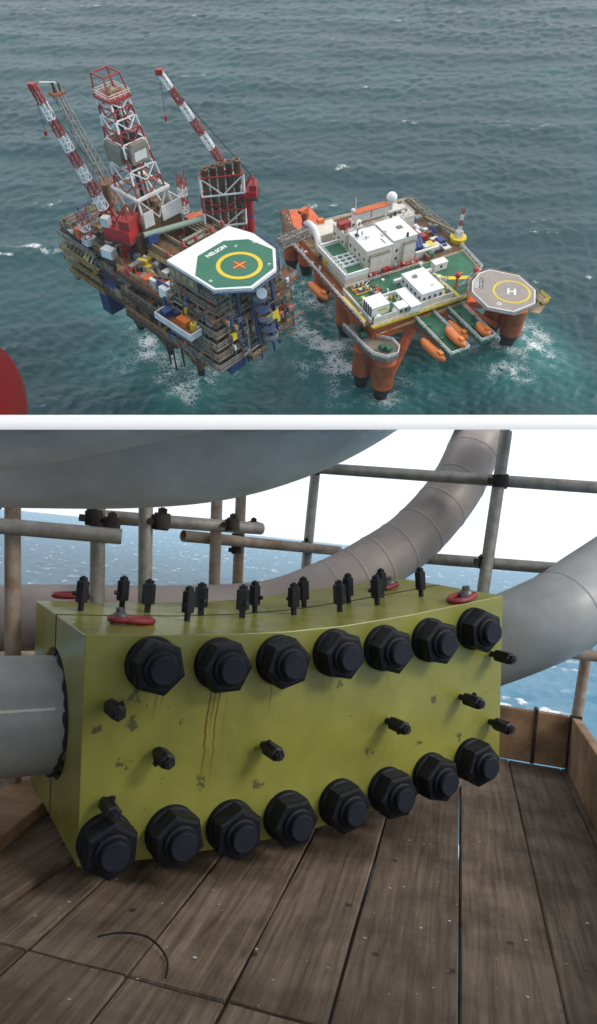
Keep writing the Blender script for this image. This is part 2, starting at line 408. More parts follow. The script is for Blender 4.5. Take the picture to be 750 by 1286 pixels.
# ---- accommodation block under the helideck
P_(MB().box(-7.6, 8.5, -1.5, 12, 26, 46.4), 'quarters_wall', 'taupe')
P_(MB().box(-8.9, -7.5, 3, 12.2, 43.6, 47.0), 'quarters_wall', 'taupe')
for k in range(4):
    P_(MB().box(-9.02, -8.9, 4 + k*2.1, 5.6 + k*2.1, 44.4, 46.2), 'wall_panel', 'tan')
tiers = [(43.2, .4, .2), (41.0, 1.2, .9), (38.6, 2.1, 1.8), (36.2, 2.9, 2.6), (33.6, 3.6, 3.2), (31.2, 4.0, 3.8), (28.6, 4.4, 4.4)]
for i, (h, ox, oy) in enumerate(tiers):
    x0 = -8.0 - ox; yc = -1.7 - oy; qe = 12.4 if i < 4 else 11
    P_(MB().box(x0, -7.4, yc, qe, h-.35, h), 'walkway', 'brown')
    P_(MB().box(-7.42, 8.3, yc+.02, -1.4, h-.34, h-.01), 'walkway', 'brown')
    P_(rail([(x0+.1, qe, h), (x0+.1, yc+.1, h), (8.2, yc+.1, h)], 1.25, .2, step=1.4), 'railing', 'steel' if i % 2 == 0 else 'taupe')
    P_(MB().box(x0-.05, x0+.12, yc, qe, h-.45, h+.1), 'kick_plate', 'taupe')
    P_(MB().box(x0, 8.2 - 2.2*(i % 3), yc-.06, yc+.1, h-.45, h+.1), 'kick_plate', 'taupe')
    for k in range(6):
        q = rnd(-1, qe-2); P_(MB().cbox((rnd(x0+.6, -7.9), q, h), rnd(.4, .8), rnd(.5, 1.6), rnd(.6, 1.5)), 'locker', random.choice(['brown', 'rust', 'red', 'tan', 'darksteel', 'bluesteel']))
    for k in range(7):
        P_(MB().cbox((rnd(-7, 8), rnd(yc+.3, -1.7), h), rnd(.4, 1.6), rnd(.4, .8), rnd(.6, 1.7)), 'locker', random.choice(['brown', 'rust', 'blue', 'tan', 'darksteel', 'bluesteel', 'steel', 'taupe']))
    if i < 6:
        mb = MB(); mb.bar((-7+i*.6, yc+.4, h-2.4), (-3+i*.6, yc+.4, h), .35); mb.bar((-7+i*.6, yc+1.0, h-2.4), (-3+i*.6, yc+1.0, h), .35); P_(mb, 'stair', 'steel')
# blue stair tower with rounded landings
for i in range(6):
    h = 43.5 - i*2.6; c = (1.6 + .25*i, -4.6 - .55*i)
    P_(MB().lathe([(1.9, h-.3), (1.9, h)], 16, Matrix.Translation((c[0], c[1], 0))), 'stair_landing', 'bluesteel')
    mb = MB()
    for rh in (.6, 1.2):
        for k in range(14):
            a0, a1 = 2*math.pi*k/14, 2*math.pi*(k+1)/14
            mb.bar((c[0]+1.9*math.cos(a0), c[1]+1.9*math.sin(a0), h+rh), (c[0]+1.9*math.cos(a1), c[1]+1.9*math.sin(a1), h+rh), .14)
    P_(mb, 'railing', 'steel' if i % 2 else 'blue')
for x, y in ((-.2, -6.5), (3.6, -7), (-3.4, -5.2), (6.6, -5.8)):
    P_(MB().tube((x, y-1, 26), (x, y+2.2, 46), .3, n=8), 'column', 'deepblue')
# right flank decks
for h, a, b, c, d in ((36, 8.4, 19, -1.2, 3.2), (34, 8.4, 15, -3.0, -1.0), (31, 2, 14.5, -5.0, -1.3), (28.5, -2, 12, -6.0, -1.4), (39, 8.4, 16, 2.8, 11.4), (32, 8.4, 17, 3.0, 11.4), (42, 8.4, 12.5, -2.8, 4)):
    P_(MB().box(a, b, c, d, h-.45, h), 'deck', 'rust' if h in (36,) else 'brown')
    P_(rail([(a+.1, c+.1, h), (b-.1, c+.1, h), (b-.1, d-.1, h)], 1.2, .17), 'railing', 'tan' if h in (36, 39) else 'steel')
    clutter(a+.6, b-1.6, c+.6, d-.6, h, 8 if h != 36 else 5, 1.8, smax=1.6)
P_(MB().box(8.45, 14.5, -.8, 11, 26, 38), 'plant_module', 'darksteel')
P_(MB().box(15.2, 18.9, -1.0, 2.4, 36.02, 36.1), 'laydown_area', 'rust')
# laydown deck on the near left
P_(MB().box(-14.4, -7.7, .6, 12.6, 35.2, 35.6), 'laydown_deck', 'rust')
for a, b, c, d in ((-14.6, -14.3, .3, 12.9), (-14.3, -11.2, .3, .6), (-14.3, -11.5, 12.6, 12.9)):
    P_(MB().box(a, b, c, d, 35.0, 36.7), 'bulwark', 'offwhite')
# lower near corner decks
for h, a, b, c, d in ((26.5, -8, -3.5, -5.0, 3.5), (27.5, -3.3, 2, -7.4, -2)):
    P_(MB().box(a, b, c, d, h-.5, h), 'deck', 'brown')
    P_(rail([(a+.1, d, h), (a+.1, c+.1, h), (b-.1, c+.1, h), (b-.1, d, h)], 1.2, .2), 'railing', 'tan')
    clutter(a+.8, b-.8, c+.8, d-.8, h, 12, 1.6, ['tan', 'red', 'brown', 'steel', 'rust'], 1.6)
P_(MB().box(-8.2, -8.0, -5.2, 3.5, 24.6, 27.0), 'fascia', 'deepblue'); P_(MB().box(-8.0, -3.5, -5.25, -5.05, 24.6, 27.0), 'fascia', 'deepblue')
P_(MB().box(2.6, 6.4, -6.9, -6.6, 34.0, 36.0), 'sign_panel', 'yellow')
for px, py, h in ((268, 375, 41), (275, 405, 36), (329, 368, 44)):
    c = in_frame(MN, px, py, h)
    T = Matrix.Translation(c) @ Matrix.Rotation(rad(-50 if px > 300 else -35), 4, 'Z') @ Matrix.Rotation(rad(62), 4, 'X')
    P_(MB().lathe([(.15, -.35), (.75, -.15), (1.15, .1), (1.2, .16)], 16, T), 'satellite_dish', 'white')
# dense pipework, ladders and scaffolding hung on the near faces
for i in range(70):
    h = rnd(27, 44); k = (44-h)/17; x = rnd(-9, 12); y = -2.6 - 3.6*k - rnd(0, 1.4); m = random.choice(['darksteel', 'brown', 'tan', 'bluesteel', 'steel', 'rust', 'blue', 'taupe', 'darksteel'])
    if i % 3: P_(MB().tube((x, y, h), (x + rnd(-.3, .3), y+.5, min(46, h+rnd(2, 7))), rnd(.08, .2), n=6), 'riser_pipe', m)
    else: P_(MB().tube((x, y, h), (x + rnd(2, 6), y, h + rnd(-.2, .2)), rnd(.1, .22), n=6), 'header_pipe', m)
for i in range(60):
    h = rnd(26.5, 42); k = (44-h)/17; y = rnd(-4, 11); x = -8.8 - 3.2*k - rnd(0, .9); m = random.choice(['darksteel', 'brown', 'tan', 'steel', 'rust', 'taupe', 'darksteel'])
    if i % 3: P_(MB().tube((x, y, h), (x+.4, y + rnd(-.2, .2), min(46, h+rnd(1.5, 5))), rnd(.07, .16), n=6), 'riser_pipe', m)
    else: P_(MB().tube((x, y, h), (x, y + rnd(1.5, 5), h), rnd(.1, .2), n=6), 'header_pipe', m)
for i in range(90):
    h = rnd(27, 40); k = (44-h)/17
    if i % 2: x, y = rnd(-9, 13), -2.4 - 3.4*k - rnd(0, 1.2)
    else: x, y = -8.6 - 2.8*k - rnd(0, 1.0), rnd(-4, 11.5)
    P_(MB().cbox((x, y, h), rnd(.4, 1.3), rnd(.4, 1.1), rnd(.5, 1.6)), 'cabinet', random.choice(['tan', 'brown', 'rust', 'darksteel', 'offwhite', 'blue', 'steel', 'yellow', 'orange', 'brown', 'taupe', 'bluesteel']))
for i in range(16):
    x = -11 + rnd(0, 26); y0_, y1_ = sorted((rnd(13, 29), rnd(13, 29))); h = 38 + rnd(1.5, 4.5)
    if y1_-y0_ > 3: P_(rail([(x, y0_, h), (x, y1_, h)], 1.0, .14), 'railing', random.choice(['tan', 'steel', 'dullyellow', 'taupe'])); P_(MB().box(x, x+.9, y0_, y1_, h-.2, h), 'catwalk', 'taupe')
for i in range(9):
    y = 45 + i*1.3; h = 38 + rnd(.8, 3.4); P_(rail([(-8.4, y, h), (rnd(-4, 2.5), y, h)], 1.0, .14), 'railing', random.choice(['tan', 'steel', 'taupe'])); P_(MB().box(-8.4, -4, y, y+.7, h-.2, h), 'catwalk', 'taupe')
# left wing: blue cladding and yellow walkways
P_(MB().box(-8.5, -4, 42.6, 46.5, 17, 25.3), 'blue_cladding', 'deepblue')
P_(MB().box(-8.7, -8.4, 36.5, 41.8, 24.0, 31.5), 'blue_cladding', 'deepblue')
for h, o in ((24.5, .4), (28.5, .9), (31.8, 1.4), (35.5, .7)):
    P_(MB().box(-9-o, -8.9, 42, 57.5, h-.3, h), 'walkway', 'tan'); P_(rail([(-9-o, 42, h), (-9-o, 57.4, h), (-3, 57.4, h)], 1.2, .2), 'railing', 'dullyellow' if h < 34 else 'steel')
P_(MB().box(-9, 2, 55.6, 57.3, 22, 25.4), 'tank', 'tan')
for k in range(9):
    P_(MB().tube((-9.6, 43.5+k*1.5, 32.4), (-5.6, 43.5+k*1.5, 36.4), .2, n=6), 'pipe', random.choice(['tan', 'steel', 'offwhite']))
P_(MB().lathe([(1.15, 38), (1.15, 46.2)], 16, Matrix.Translation(tuple(in_frame(MN, 140, 268, 38).xy) + (0,))), 'vent_stack', 'stack')
# pipe rack on the main deck
for i in range(5):
    q = 14.5 + i*1.9
    P_(MB().box(3.6, 11.5, q, q+.35, 38, 42.4), 'rack_frame', 'tan')
for i in range(18):
    P_(MB().tube((3.2, 14.6+i*.45, 42.75), (8.0 + (i % 3)*1.2, 14.6+i*.45, 42.75), .19, n=6), 'drill_pipe', ['palegreen', 'steel', 'darksteel', 'rust'][i % 4])
P_(MB().box(-2.0, 3.0, 16, 30, 38.1, 41.4), 'cargo_bay', 'brown')
for c in ((-2.2, -1.8, 15.8, 30), (2.8, 3.2, 15.8, 30)):
    P_(MB().box(*c, 38, 42.2), 'coaming', 'tan')
P_(MB().tube((-3, 28.6, 44.2), (12, 24.6, 43.6), .75, n=10), 'pipe_conveyor', 'palegreen')
for i in range(7):
    P_(MB().box(9.0+i*.95, 9.45+i*.95, 21.5, 28, 41.8, 42.2), 'catwalk_beam', 'tan')
P_(MB().box(8.9, 16, 21.2, 28.2, 38, 41.6), 'plant_module', 'brown')
for x, y, h, s, m in ((-9.4, 20.5, 38, 2.0, 'orange'), (-8.2, 17.0, 38, 1.6, 'orange'), (-5.6, 15.4, 38, 1.8, 'red'), (-10, 26.8, 38, 1.5, 'red'), (-9.2, 13.6, 38, 2.6, 'white'), (-4.8, 19.2, 38, 1.8, 'offwhite'),
                      (12.6, 29.2, 40, 2.4, 'orange'), (15.2, 29.0, 40, 2.0, 'orange'), (-6, 24.5, 38, 1.3, 'yellow'), (-7.2, 22.4, 38, 1.2, 'yellow')):
    P_(MB().cbox((x, y, h), s*1.3, s, s), 'equipment_skid', m)
P_(MB().box(-9.6, -9.3, 13, 17, 35, 41), 'blue_cladding', 'blue'); P_(MB().box(-11.5, -9.3, 12.4, 13.0, 37, 39), 'blue_cladding', 'blue')
for i in range(8):
    P_(MB().cbox((16.6 + rnd(-.3, .3), 4.5+i*.8, 39), 1.6, .25, rnd(1.2, 2.2)), 'bottle_rack', 'yellow' if i % 2 else 'orange')
for i in range(5):
    P_(MB().sphere((-8.0+i*4.2 + rnd(-.4, .4), 12.9+rnd(-.2, .2), 48.6), .55, .55, .75, 10, 7), 'foam_monitor', 'red')

# ------------------------------------------------------------------ helideck of the platform
hd = thing('platform_helideck', 'green octagonal helideck with a yellow ring and lettering, on the production platform', 'helideck', MN, (0, 0, 46.4))
octo = [(-8.75, 3.3), (-3.5, 8.3), (4.6, 8.5), (8.9, 4.9), (9.8, -2.0), (4.7, -7.3), (-3.2, -8.2), (-8.85, -3.2)]
outer = [(-9.2, 12.2), (9.6, 12.3), (11.4, 5.8), (10.4, -2.3), (4.9, -8.0), (-3.5, -8.8), (-9.4, -3.4)]
MB().prism(outer, 47.2, 47.9).build('deck_plate', 'white', hd)
MB().prism(octo, 47.9, 47.915).build('landing_area', 'helideckgreen', hd)
def annulus(cx, cy, r0, r1, z, n=48, z2=.02):
    mb = MB()
    for i in range(n):
        a0, a1 = 2*math.pi*i/n, 2*math.pi*(i+1)/n
        mb.prism([(cx+r*math.cos(a), cy+r*math.sin(a)) for r, a in ((r0, a0), (r1, a0), (r1, a1), (r0, a1))], z, z+z2)
    return mb
annulus(.4, -1.0, 4.2, 5.15, 47.92).build('aiming_circle', 'yellow', hd)
MB().prism([(.4-1.7, -.9), (.5, .8), (.4+1.7, -1.0), (.5, -2.7)], 47.92, 47.935).build('centre_mark', 'brightred', hd)
MB().bar((.4-1.75, -.95, 47.95), (.4+1.75, -1.05, 47.95), .2).bar((.45, .85, 47.951), (.45, -2.75, 47.951), .2).build('cross_mark', 'yellow', hd)
def text_mesh(txt, size, T, m, parent, name='lettering', bold=.0):
    cu = bpy.data.curves.new(name, 'FONT'); cu.body = txt; cu.size = size; cu.extrude = .004; cu.offset = bold; cu.align_x = 'CENTER'; cu.align_y = 'CENTER'
    o = bpy.data.objects.new(name, cu); COL.objects.link(o)
    dg = bpy.context.evaluated_depsgraph_get(); me = bpy.data.meshes.new_from_object(o.evaluated_get(dg)); bpy.data.objects.remove(o)
    me.transform(Matrix.Translation(-Vector(parent['_b'])) @ T); me.materials.clear(); me.materials.append(M[m])
    ob = bpy.data.objects.new(name, me); COL.objects.link(ob); ob.parent = parent; return ob
Tz = lambda x, y, z, a: Matrix.Translation((x, y, z)) @ Matrix.Rotation(rad(a), 4, 'Z')
text_mesh('NELSON', 1.55, Tz(.6, 6.6, 47.925, 0), 'white', hd, bold=.06)
text_mesh('14', .8, Tz(5.0, 4.9, 47.925, 0), 'white', hd, bold=.03)
text_mesh('22', .8, Tz(-7.8, -.6, 47.925, -90), 'white', hd, bold=.03)
text_mesh('9.3', .8, Tz(5.2, -5.6, 47.925, 45), 'white', hd, bold=.03)
text_mesh('22', .8, Tz(9.0, 3.0, 47.925, -80), 'white', hd, bold=.03)
mb = MB(); n = len(outer)
net = [(x*1.11+.0, y*1.11) for x, y in outer[2:]]
for i in range(len(net)-1):
    a, b = net[i], net[i+1]
    mb.bar((*a, 47.6), (*b, 47.6), .18)
    for k in range(9):
        t = k/8; mb.bar((a[0]+(b[0]-a[0])*t, a[1]+(b[1]-a[1])*t, 47.6), ((a[0]+(b[0]-a[0])*t)*.9, (a[1]+(b[1]-a[1])*t)*.9, 47.3), .1)
mb.build('safety_net', 'bluesteel', hd)
mb = MB()
for i in range(len(outer)):
    x, y = outer[i]; mb.bar((x*.9, y*.9, 47.2), (x*.72, y*.72 + (.6 if y > 0 else 0), 46.4), .5)
for k in range(6): mb.bar((-8+k*3, -6, 46.95), (-8+k*3, 11, 46.95), .4)
mb.build('support_truss', 'bluesteel', hd)

# ------------------------------------------------------------------ drilling derrick
dr = thing('drilling_derrick', 'tall red and white lattice drilling derrick with a beige wind shield round its waist', 'derrick', MN, (3, 34, 46))
DC = Vector((3, 34, 0)); LEAN = Vector((-2.3, 2.1, 0))
def dpt(h, w, i):
    s = [(-1, -1), (1, -1), (1, 1), (-1, 1)][i % 4]; k = (h-46)/26
    return Vector((DC.x + LEAN.x*k + s[0]*w, DC.y + LEAN.y*k + s[1]*w, h))
def dsec(h0, h1, w0, w1, m, t=.34, name='mast_section', style='V'):
    mb = MB()
    for i in range(4):
        mb.bar(dpt(h0, w0, i), dpt(h1, w1, i), t*1.25)
        mb.bar(dpt(h1, w1, i), dpt(h1, w1, i+1), t)
        mid = (dpt(h0, w0, i) + dpt(h0, w0, i+1))/2
        mb.bar(mid, dpt(h1, w1, i), t*.9); mb.bar(mid, dpt(h1, w1, i+1), t*.9)
    mb.build(name, m, dr)
hs = [52, 55.0, 58.0, 60.8, 63.5, 66.0, 68.4, 70.4, 72.0]
wd = lambda h: 4.1 - (h-52)/(72.0-52)*1.75
for i in range(len(hs)-1): dsec(hs[i], hs[i+1], wd(hs[i]), wd(hs[i+1]), 'red' if i % 2 == 0 else 'white', .28)
dsec(46.2, 52, 4.7, 4.3, 'cream', .36, 'substructure')
mb = MB()
for i in range(4): mb.bar(dpt(52, 4.8, i), dpt(52, 4.8, i+1), .55)
mb.build('base_frame', 'offwhite', dr)
mb = MB(); k = LEAN*(61.5-46)/26; c = DC + k
for s, rz in (((-3.7, 0), 0), ((3.7, 0), 0), ((0, -3.7), 1), ((0, 3.7), 1)):
    x, y = c.x + s[0], c.y + s[1]; lx, ly = (1.6, 5.0) if not rz else (5.0, 1.6)
    o = MB(); lo = [(x-lx/2, y-ly/2), (x+lx/2, y-ly/2), (x+lx/2, y+ly/2), (x-lx/2, y+ly/2)]
    q = .5
    o.add([(X_, Y_, 59.4) for X_, Y_ in lo] + [(X_, Y_, 62.6) for X_, Y_ in lo] + [(x+(X_-x)*.72, y+(Y_-y)*.85, 63.6) for X_, Y_ in lo],
          [(3, 2, 1, 0), (8, 9, 10, 11)] + [(i, (i+1) % 4, 4+(i+1) % 4, 4+i) for i in range(4)] + [(4+i, 4+(i+1) % 4, 8+(i+1) % 4, 8+i) for i in range(4)])
    o.build('wind_shield', 'hood', dr)
    if rz == 1 and s[1] < 0: MB().box(x-1.7, x+1.7, y-ly/2-.06, y-ly/2, 60.0, 62.0).build('shield_panel', 'offwhite', dr)
mb = MB().bar(dpt(46, .5, 0), dpt(72, .5, 0), .5).bar(dpt(46, .5, 2), dpt(72, .5, 2), .4).bar(dpt(46, .9, 1), dpt(70, .9, 1), .3); mb.build('drill_string', 'darksteel', dr)
P0 = DC + LEAN*26.2/26
MB().box(P0.x-2.9, P0.x+2.9, P0.y-2.9, P0.y+2.9, 72.0, 72.6).build('crown_platform', 'red', dr)
MB().cbox((P0.x, P0.y, 72.6), 2.2, 2.2, .9).cbox((P0.x-.6, P0.y, 73.5), .7, .7, .8).build('crown_block', 'tan', dr)
rail([(P0.x-2.8, P0.y-2.8, 72.6), (P0.x+2.8, P0.y-2.8, 72.6), (P0.x+2.8, P0.y+2.8, 72.6), (P0.x-2.8, P0.y+2.8, 72.6)], 1.0, .12, True, 1.2).build('railing', 'cream', dr)
mb = MB()
for i in range(4):
    mb.bar(dpt(72.6, 2.6, i), dpt(76.8, 2.1, i), .26); mb.bar(dpt(76.8, 2.1, i), dpt(76.8, 2.1, i+1), .26)
mb.build('crown_frame', 'red', dr)
# drill floor sides
for a, b, c, d, z0, z1, m in ((-1.9, 1.0, 28.8, 29.1, 45.3, 49.0, 'offwhite'), (3.6, 9.6, 28.8, 29.1, 45.0, 48.6, 'offwhite'), (9.6, 9.9, 29.1, 36, 45.0, 48.4, 'offwhite'), (-2.5, 8.6, 29.2, 39.2, 44.4, 45.9, 'brown'), (-2.2, -1.9, 29.1, 39, 45.0, 46.4, 'tan')):
    MB().box(a, b, c, d, z0, z1).build('drill_floor_wall' if m == 'offwhite' else 'drill_floor', m, dr)
MB().box(-4.6, 9.4, 29.2, 40, 38.1, 44.4).build('drill_module', 'brown', dr)
rail([(-2.4, 39.1, 45.9), (-2.4, 29.3, 45.9)], 1.2, .18).build('railing', 'tan', dr)
for i in range(14):
    MB().cbox((rnd(-4.4, -2.7), rnd(30, 39.5), rnd(40, 44)), rnd(.5, 1.4), rnd(.6, 1.8), rnd(.6, 1.6)).build('equipment_skid', random.choice(['tan', 'steel', 'yellow', 'rust', 'taupe']), dr)
for i in range(10):
    MB().cbox((rnd(-1.4, 7.6), rnd(29.7, 38), 45.9), rnd(.6, 1.6), rnd(.6, 1.6), rnd(.7, 2.2)).build('equipment_skid', random.choice(['tan', 'steel', 'rust', 'darksteel', 'blue']), dr)
MB().cbox((-1.2, 27.8, 42), 3.0, 1.4, 2.2).build('winch_house', 'blue', dr)

# ------------------------------------------------------------------ cranes, flare boom, stacks
def crane(label, base, z0, hub, tip, cab, nb, wa, wb, red='red', group='pedestal cranes on the platform'):
    c = thing('pedestal_crane', label, 'crane', MN, (base[0], base[1], z0), group)
    MB().lathe([(1.25, z0), (1.25, hub.z-3.2), (1.7, hub.z-2.6), (1.7, hub.z-1.8)], 18, Matrix.Translation((base[0], base[1], 0))).build('pedestal', 'brightred', c)
    for k in (.35, .8):
        z = z0 + (hub.z-3.4-z0)*k; MB().lathe([(1.32, z), (1.32, z+.5)], 18, Matrix.Translation((base[0], base[1], 0))).build('pedestal_band', 'blue', c)
    d = (tip-hub); dh = Vector((d.x, d.y, 0)).normalized(); sd = Vector((-dh.y, dh.x, 0)); rz = math.atan2(dh.y, dh.x)
    b0 = Vector((base[0], base[1], hub.z-1.8))
    MB().cbox(b0, cab*1.15, cab, cab*.55, rz).build('slew_house', 'brightred', c)
    MB().cbox(b0 - dh*cab*.35 + Vector((0, 0, cab*.55)), cab*.45, cab*.8, cab*.35, rz).build('winch_house', 'red', c)
    MB().cbox(b0 + dh*cab*.45 + sd*cab*.35 + Vector((0, 0, cab*.55)), cab*.3, cab*.3, cab*.36, rz).build('operator_cab', 'offwhite', c)
    rail([b0 + dh*a*cab*.66 + sd*b*cab*.6 + Vector((0, 0, -.1)) for a, b in ((-1, -1), (1, -1), (1, 1), (-1, 1))], 1.1, .14, True).build('railing', 'darksteel', c)
    top = b0 - dh*cab*.3 + Vector((0, 0, cab*1.35))
    mb = MB()
    for s in (-1, 1):
        mb.bar(b0 - dh*cab*.5 + sd*s*cab*.35 + Vector((0, 0, cab*.55)), top + sd*s*.4, .3); mb.bar(b0 + dh*cab*.2 + sd*s*cab*.35 + Vector((0, 0, cab*.55)), top + sd*s*.4, .3)
    mb.build('a_frame', 'red', c)
    root = b0 + dh*cab*.45 + Vector((0, 0, cab*.5))
    for i, s in enumerate(lattice(root, tip, wa, wb, nb*2, .24, split=nb)):
        s.build('boom_section', 'red' if i % 2 == 0 else 'white', c)
    MB().cbox(tip - Vector((0, 0, .5)), 1.5, 1.3, 1.1, rz).build('boom_head', 'red', c)
    MB().tube(top, tip, .06, n=5).tube(top + sd*.5, tip + sd*.3, .06, n=5).build('pendant_rope', 'darksteel', c)
    hk = tip - Vector((0, 0, 9)); MB().tube(tip, hk, .05, n=5).build('hoist_rope', 'darksteel', c)
    MB().lathe([(.2, hk.z-1.2), (.45, hk.z-.6), (.3, hk.z)], 10, Matrix.Translation((hk.x, hk.y, 0))).build('hook_block', 'red', c)
    return c
h1 = in_frame(MN, 152, 292, 45); t1 = in_frame(MN, 41, 108, 75)
crane('big red pedestal crane whose striped boom reaches to the far left', (h1.x+1.2, h1.y+.6), 18, h1, t1, 6.2, 9, 1.8, 1.1)
h2 = in_frame(MN, 311, 238, 49); t2 = in_frame(MN, 200, 90, 75)
crane('red pedestal crane standing behind the brown exhaust stacks, striped boom raised leftward', (h2.x, h2.y), 30, h2, t2, 4.0, 8, 1.4, 1.0)
def rest(label, b, t, w, n):
    o = thing('boom_rest', label, 'lattice tower', MN, b, 'boom rests')
    for i, s in enumerate(lattice(b, t, w, w, n, .2, split=n)): s.build('tower_section', 'white' if i % 2 == 0 else 'red', o)
    mb = MB(); t = Vector(t)
    for s in (-1, 1): mb.bar(t + Vector((s*w*.5, 0, 0)), t + Vector((s*w*.9, 0, 1.6)), .25)
    mb.build('cradle', 'red', o)
b = in_frame(MN, 111, 306, 38); rest('short white and red boom rest tower on the left wing deck', b, b + Vector((.2, 0, 7.5)), 1.9, 4)
b = in_frame(MN, 232, 266, 40); rest('slim red and white boom rest tower right of the derrick foot', b, b + Vector((.2, 0, 9)), 1.6, 4)
fl = thing('flare_boom', 'long grey flare boom leaning out beyond the derrick with a burner tip', 'flare boom', MN, in_frame(MN, 146, 255, 40))
fa, fb = in_frame(MN, 146, 255, 40), in_frame(MN, 72, 118, 63)
for i, s in enumerate(lattice(fa, fb, 3.0, 1.7, 16, .17, split=4)): s.build('boom_section', ['orange', 'steel', 'steel', 'steel'][i], fl)
MB().tube(fa, fb + Vector((0, 0, 1.5)), .3, n=8).build('flare_pipe', 'steel', fl)
MB().cbox(fb, 3.4, 2.6, .5).build('tip_platform', 'rust', fl)
MB().tube(fb + Vector((-.4, .3, .5)), fb + Vector((-.5, .4, 2.6)), .3, n=8).tube(fb + Vector((.7, -.4, .5)), fb + Vector((.7, -.4, 2.4)), .25, n=8).build('burner', 'darksteel', fl)
MB().tube(fb + Vector((.3, .2, 2.4)), fb + Vector((-2.4, 2.8, 2.5)), .32, n=8).build('burner_arm', 'cream', fl)
ex = thing('exhaust_stack', 'rank of five brown exhaust stacks braced by a white and red frame', 'exhaust stack', MN, (17, 21.5, 38))
ea, eb = Vector((13.9, 24.0, 0)), Vector((20.2, 19.6, 0))
for i in range(5):
    c = ea.lerp(eb, i/4); tp = 55.8 + .35*i
    MB().lathe([(.78, 38), (.78, tp-.5), (.92, tp-.5), (.92, tp), (.6, tp), (.6, tp-.6)], 14, Matrix.Translation(c)).build('stack', 'stack', ex)
dirv = (eb-ea).normalized(); nv = Vector((-dirv.y, dirv.x, 0)); nv = nv if nv.x < 0 else -nv
for h, m in ((41.5, 'white'), (45.5, 'red'), (49.5, 'white'), (54, 'red')):
    mb = MB()
    for o in (-1.2, 1.2): mb.bar(ea - dirv*1.3 + nv*o + Vector((0, 0, h)), eb + dirv*1.3 + nv*o + Vector((0, 0, h)), .35)
    for e in (ea - dirv*1.3, eb + dirv*1.3): mb.bar(e + nv*1.2 + Vector((0, 0, h)), e - nv*1.2 + Vector((0, 0, h)), .35)
    mb.build('frame_ring', m, ex)
for h0, h1_, m in ((38, 41.5, 'red'), (41.5, 45.5, 'white'), (45.5, 49.5, 'red'), (49.5, 54, 'white')):
    mb = MB()
    for o in (-1.2, 1.2):
        for e in (ea - dirv*1.3, eb + dirv*1.3): mb.bar(e + nv*o + Vector((0, 0, h0)), e + nv*o + Vector((0, 0, h1_)), .35)
        mid = (ea+eb)/2 + nv*o
        mb.bar(mid + Vector((0, 0, h0)), ea - dirv*1.3 + nv*o + Vector((0, 0, h1_)), .26); mb.bar(mid + Vector((0, 0, h0)), eb + dirv*1.3 + nv*o + Vector((0, 0, h1_)), .26)
    mb.build('frame_bay', m, ex)

# loose cargo on the laydown deck
def container(label, x, y, z, sx, sy, sz, m, rz=0, fr=MN, group='cargo on the platform', name='cargo_container'):
    o = thing(name, label, 'container', fr, (x, y, z), group)
    MB().cbox((x, y, z), sx, sy, sz, rz).build('body', m, o)
    T = Matrix.Translation((x, y, z)) @ Matrix.Rotation(rz, 4, 'Z'); mb = MB()
    for i in (-1, 1):
        for j in (-1, 1): mb.box(i*sx/2-.08, i*sx/2+.08, j*sy/2-.08, j*sy/2+.08, 0, sz+.06, T)
        mb.box(-sx/2, sx/2, i*sy/2-.07, i*sy/2+.07, sz-.1, sz+.07, T); mb.box(i*sx/2-.07, i*sx/2+.07, -sy/2, sy/2, sz-.09, sz+.08, T)
    mb.build('corner_frame', m, o)
    return o
container('blue open cargo basket at the back of the near laydown deck', -12.4, 10.9, 35.62, 2.2, 1.9, 1.6, 'blue')
container('dark blue container beside the blue basket on the laydown deck', -11.0, 8.9, 35.62, 1.6, 2.0, 1.5, 'deepblue')
container('salmon orange flat box in the middle of the laydown deck', -11.8, 5.6, 35.62, 2.0, 3.2, 1.4, 'lifeorange')
container('rust red skip against the quarters on the laydown deck', -9.2, 7.3, 35.62, 1.6, 2.4, 1.3, 'rust')
tk = thing('yellow_tank', 'yellow round tank at the near corner of the laydown deck', 'tank', MN, (-11.6, 2.6, 35.62))
MB().lathe([(.85, 35.62), (.85, 37.1), (.75, 37.3)], 18, Matrix.Translation((-11.6, 2.6, 0))).build('body', 'yellow', tk)
MB().lathe([(.2, 37.3), (.2, 37.5)], 10, Matrix.Translation((-11.6, 2.6, 0))).build('cap', 'darksteel', tk)
c = in_frame(MN, 136, 313, 40); container('white box cabin on the left wing beside the red crane', c.x, c.y, 38.0, 2.0, 3.2, 2.2, 'white', .2)
for i, lb in enumerate(('red raft pod nearest the yellow sign on the right flank', 'middle red raft pod on the right flank of the platform', 'red raft pod farthest along the right flank of the platform')):
    x = 6.0 + i*3.0; o = thing('life_raft', lb, 'life raft', MN, (x, -5.4, 31), 'red rafts on the right flank')
    MB().tube((x-1.1, -4.3, 31.8), (x+1.1, -4.3, 31.8), .7, n=12).build('canister', 'brightred', o)
    MB().box(x-.9, x-.7, -5.0, -3.6, 31.02, 31.6).box(x+.7, x+.9, -5.0, -3.6, 31.02, 31.6).build('cradle', 'offwhite', o)

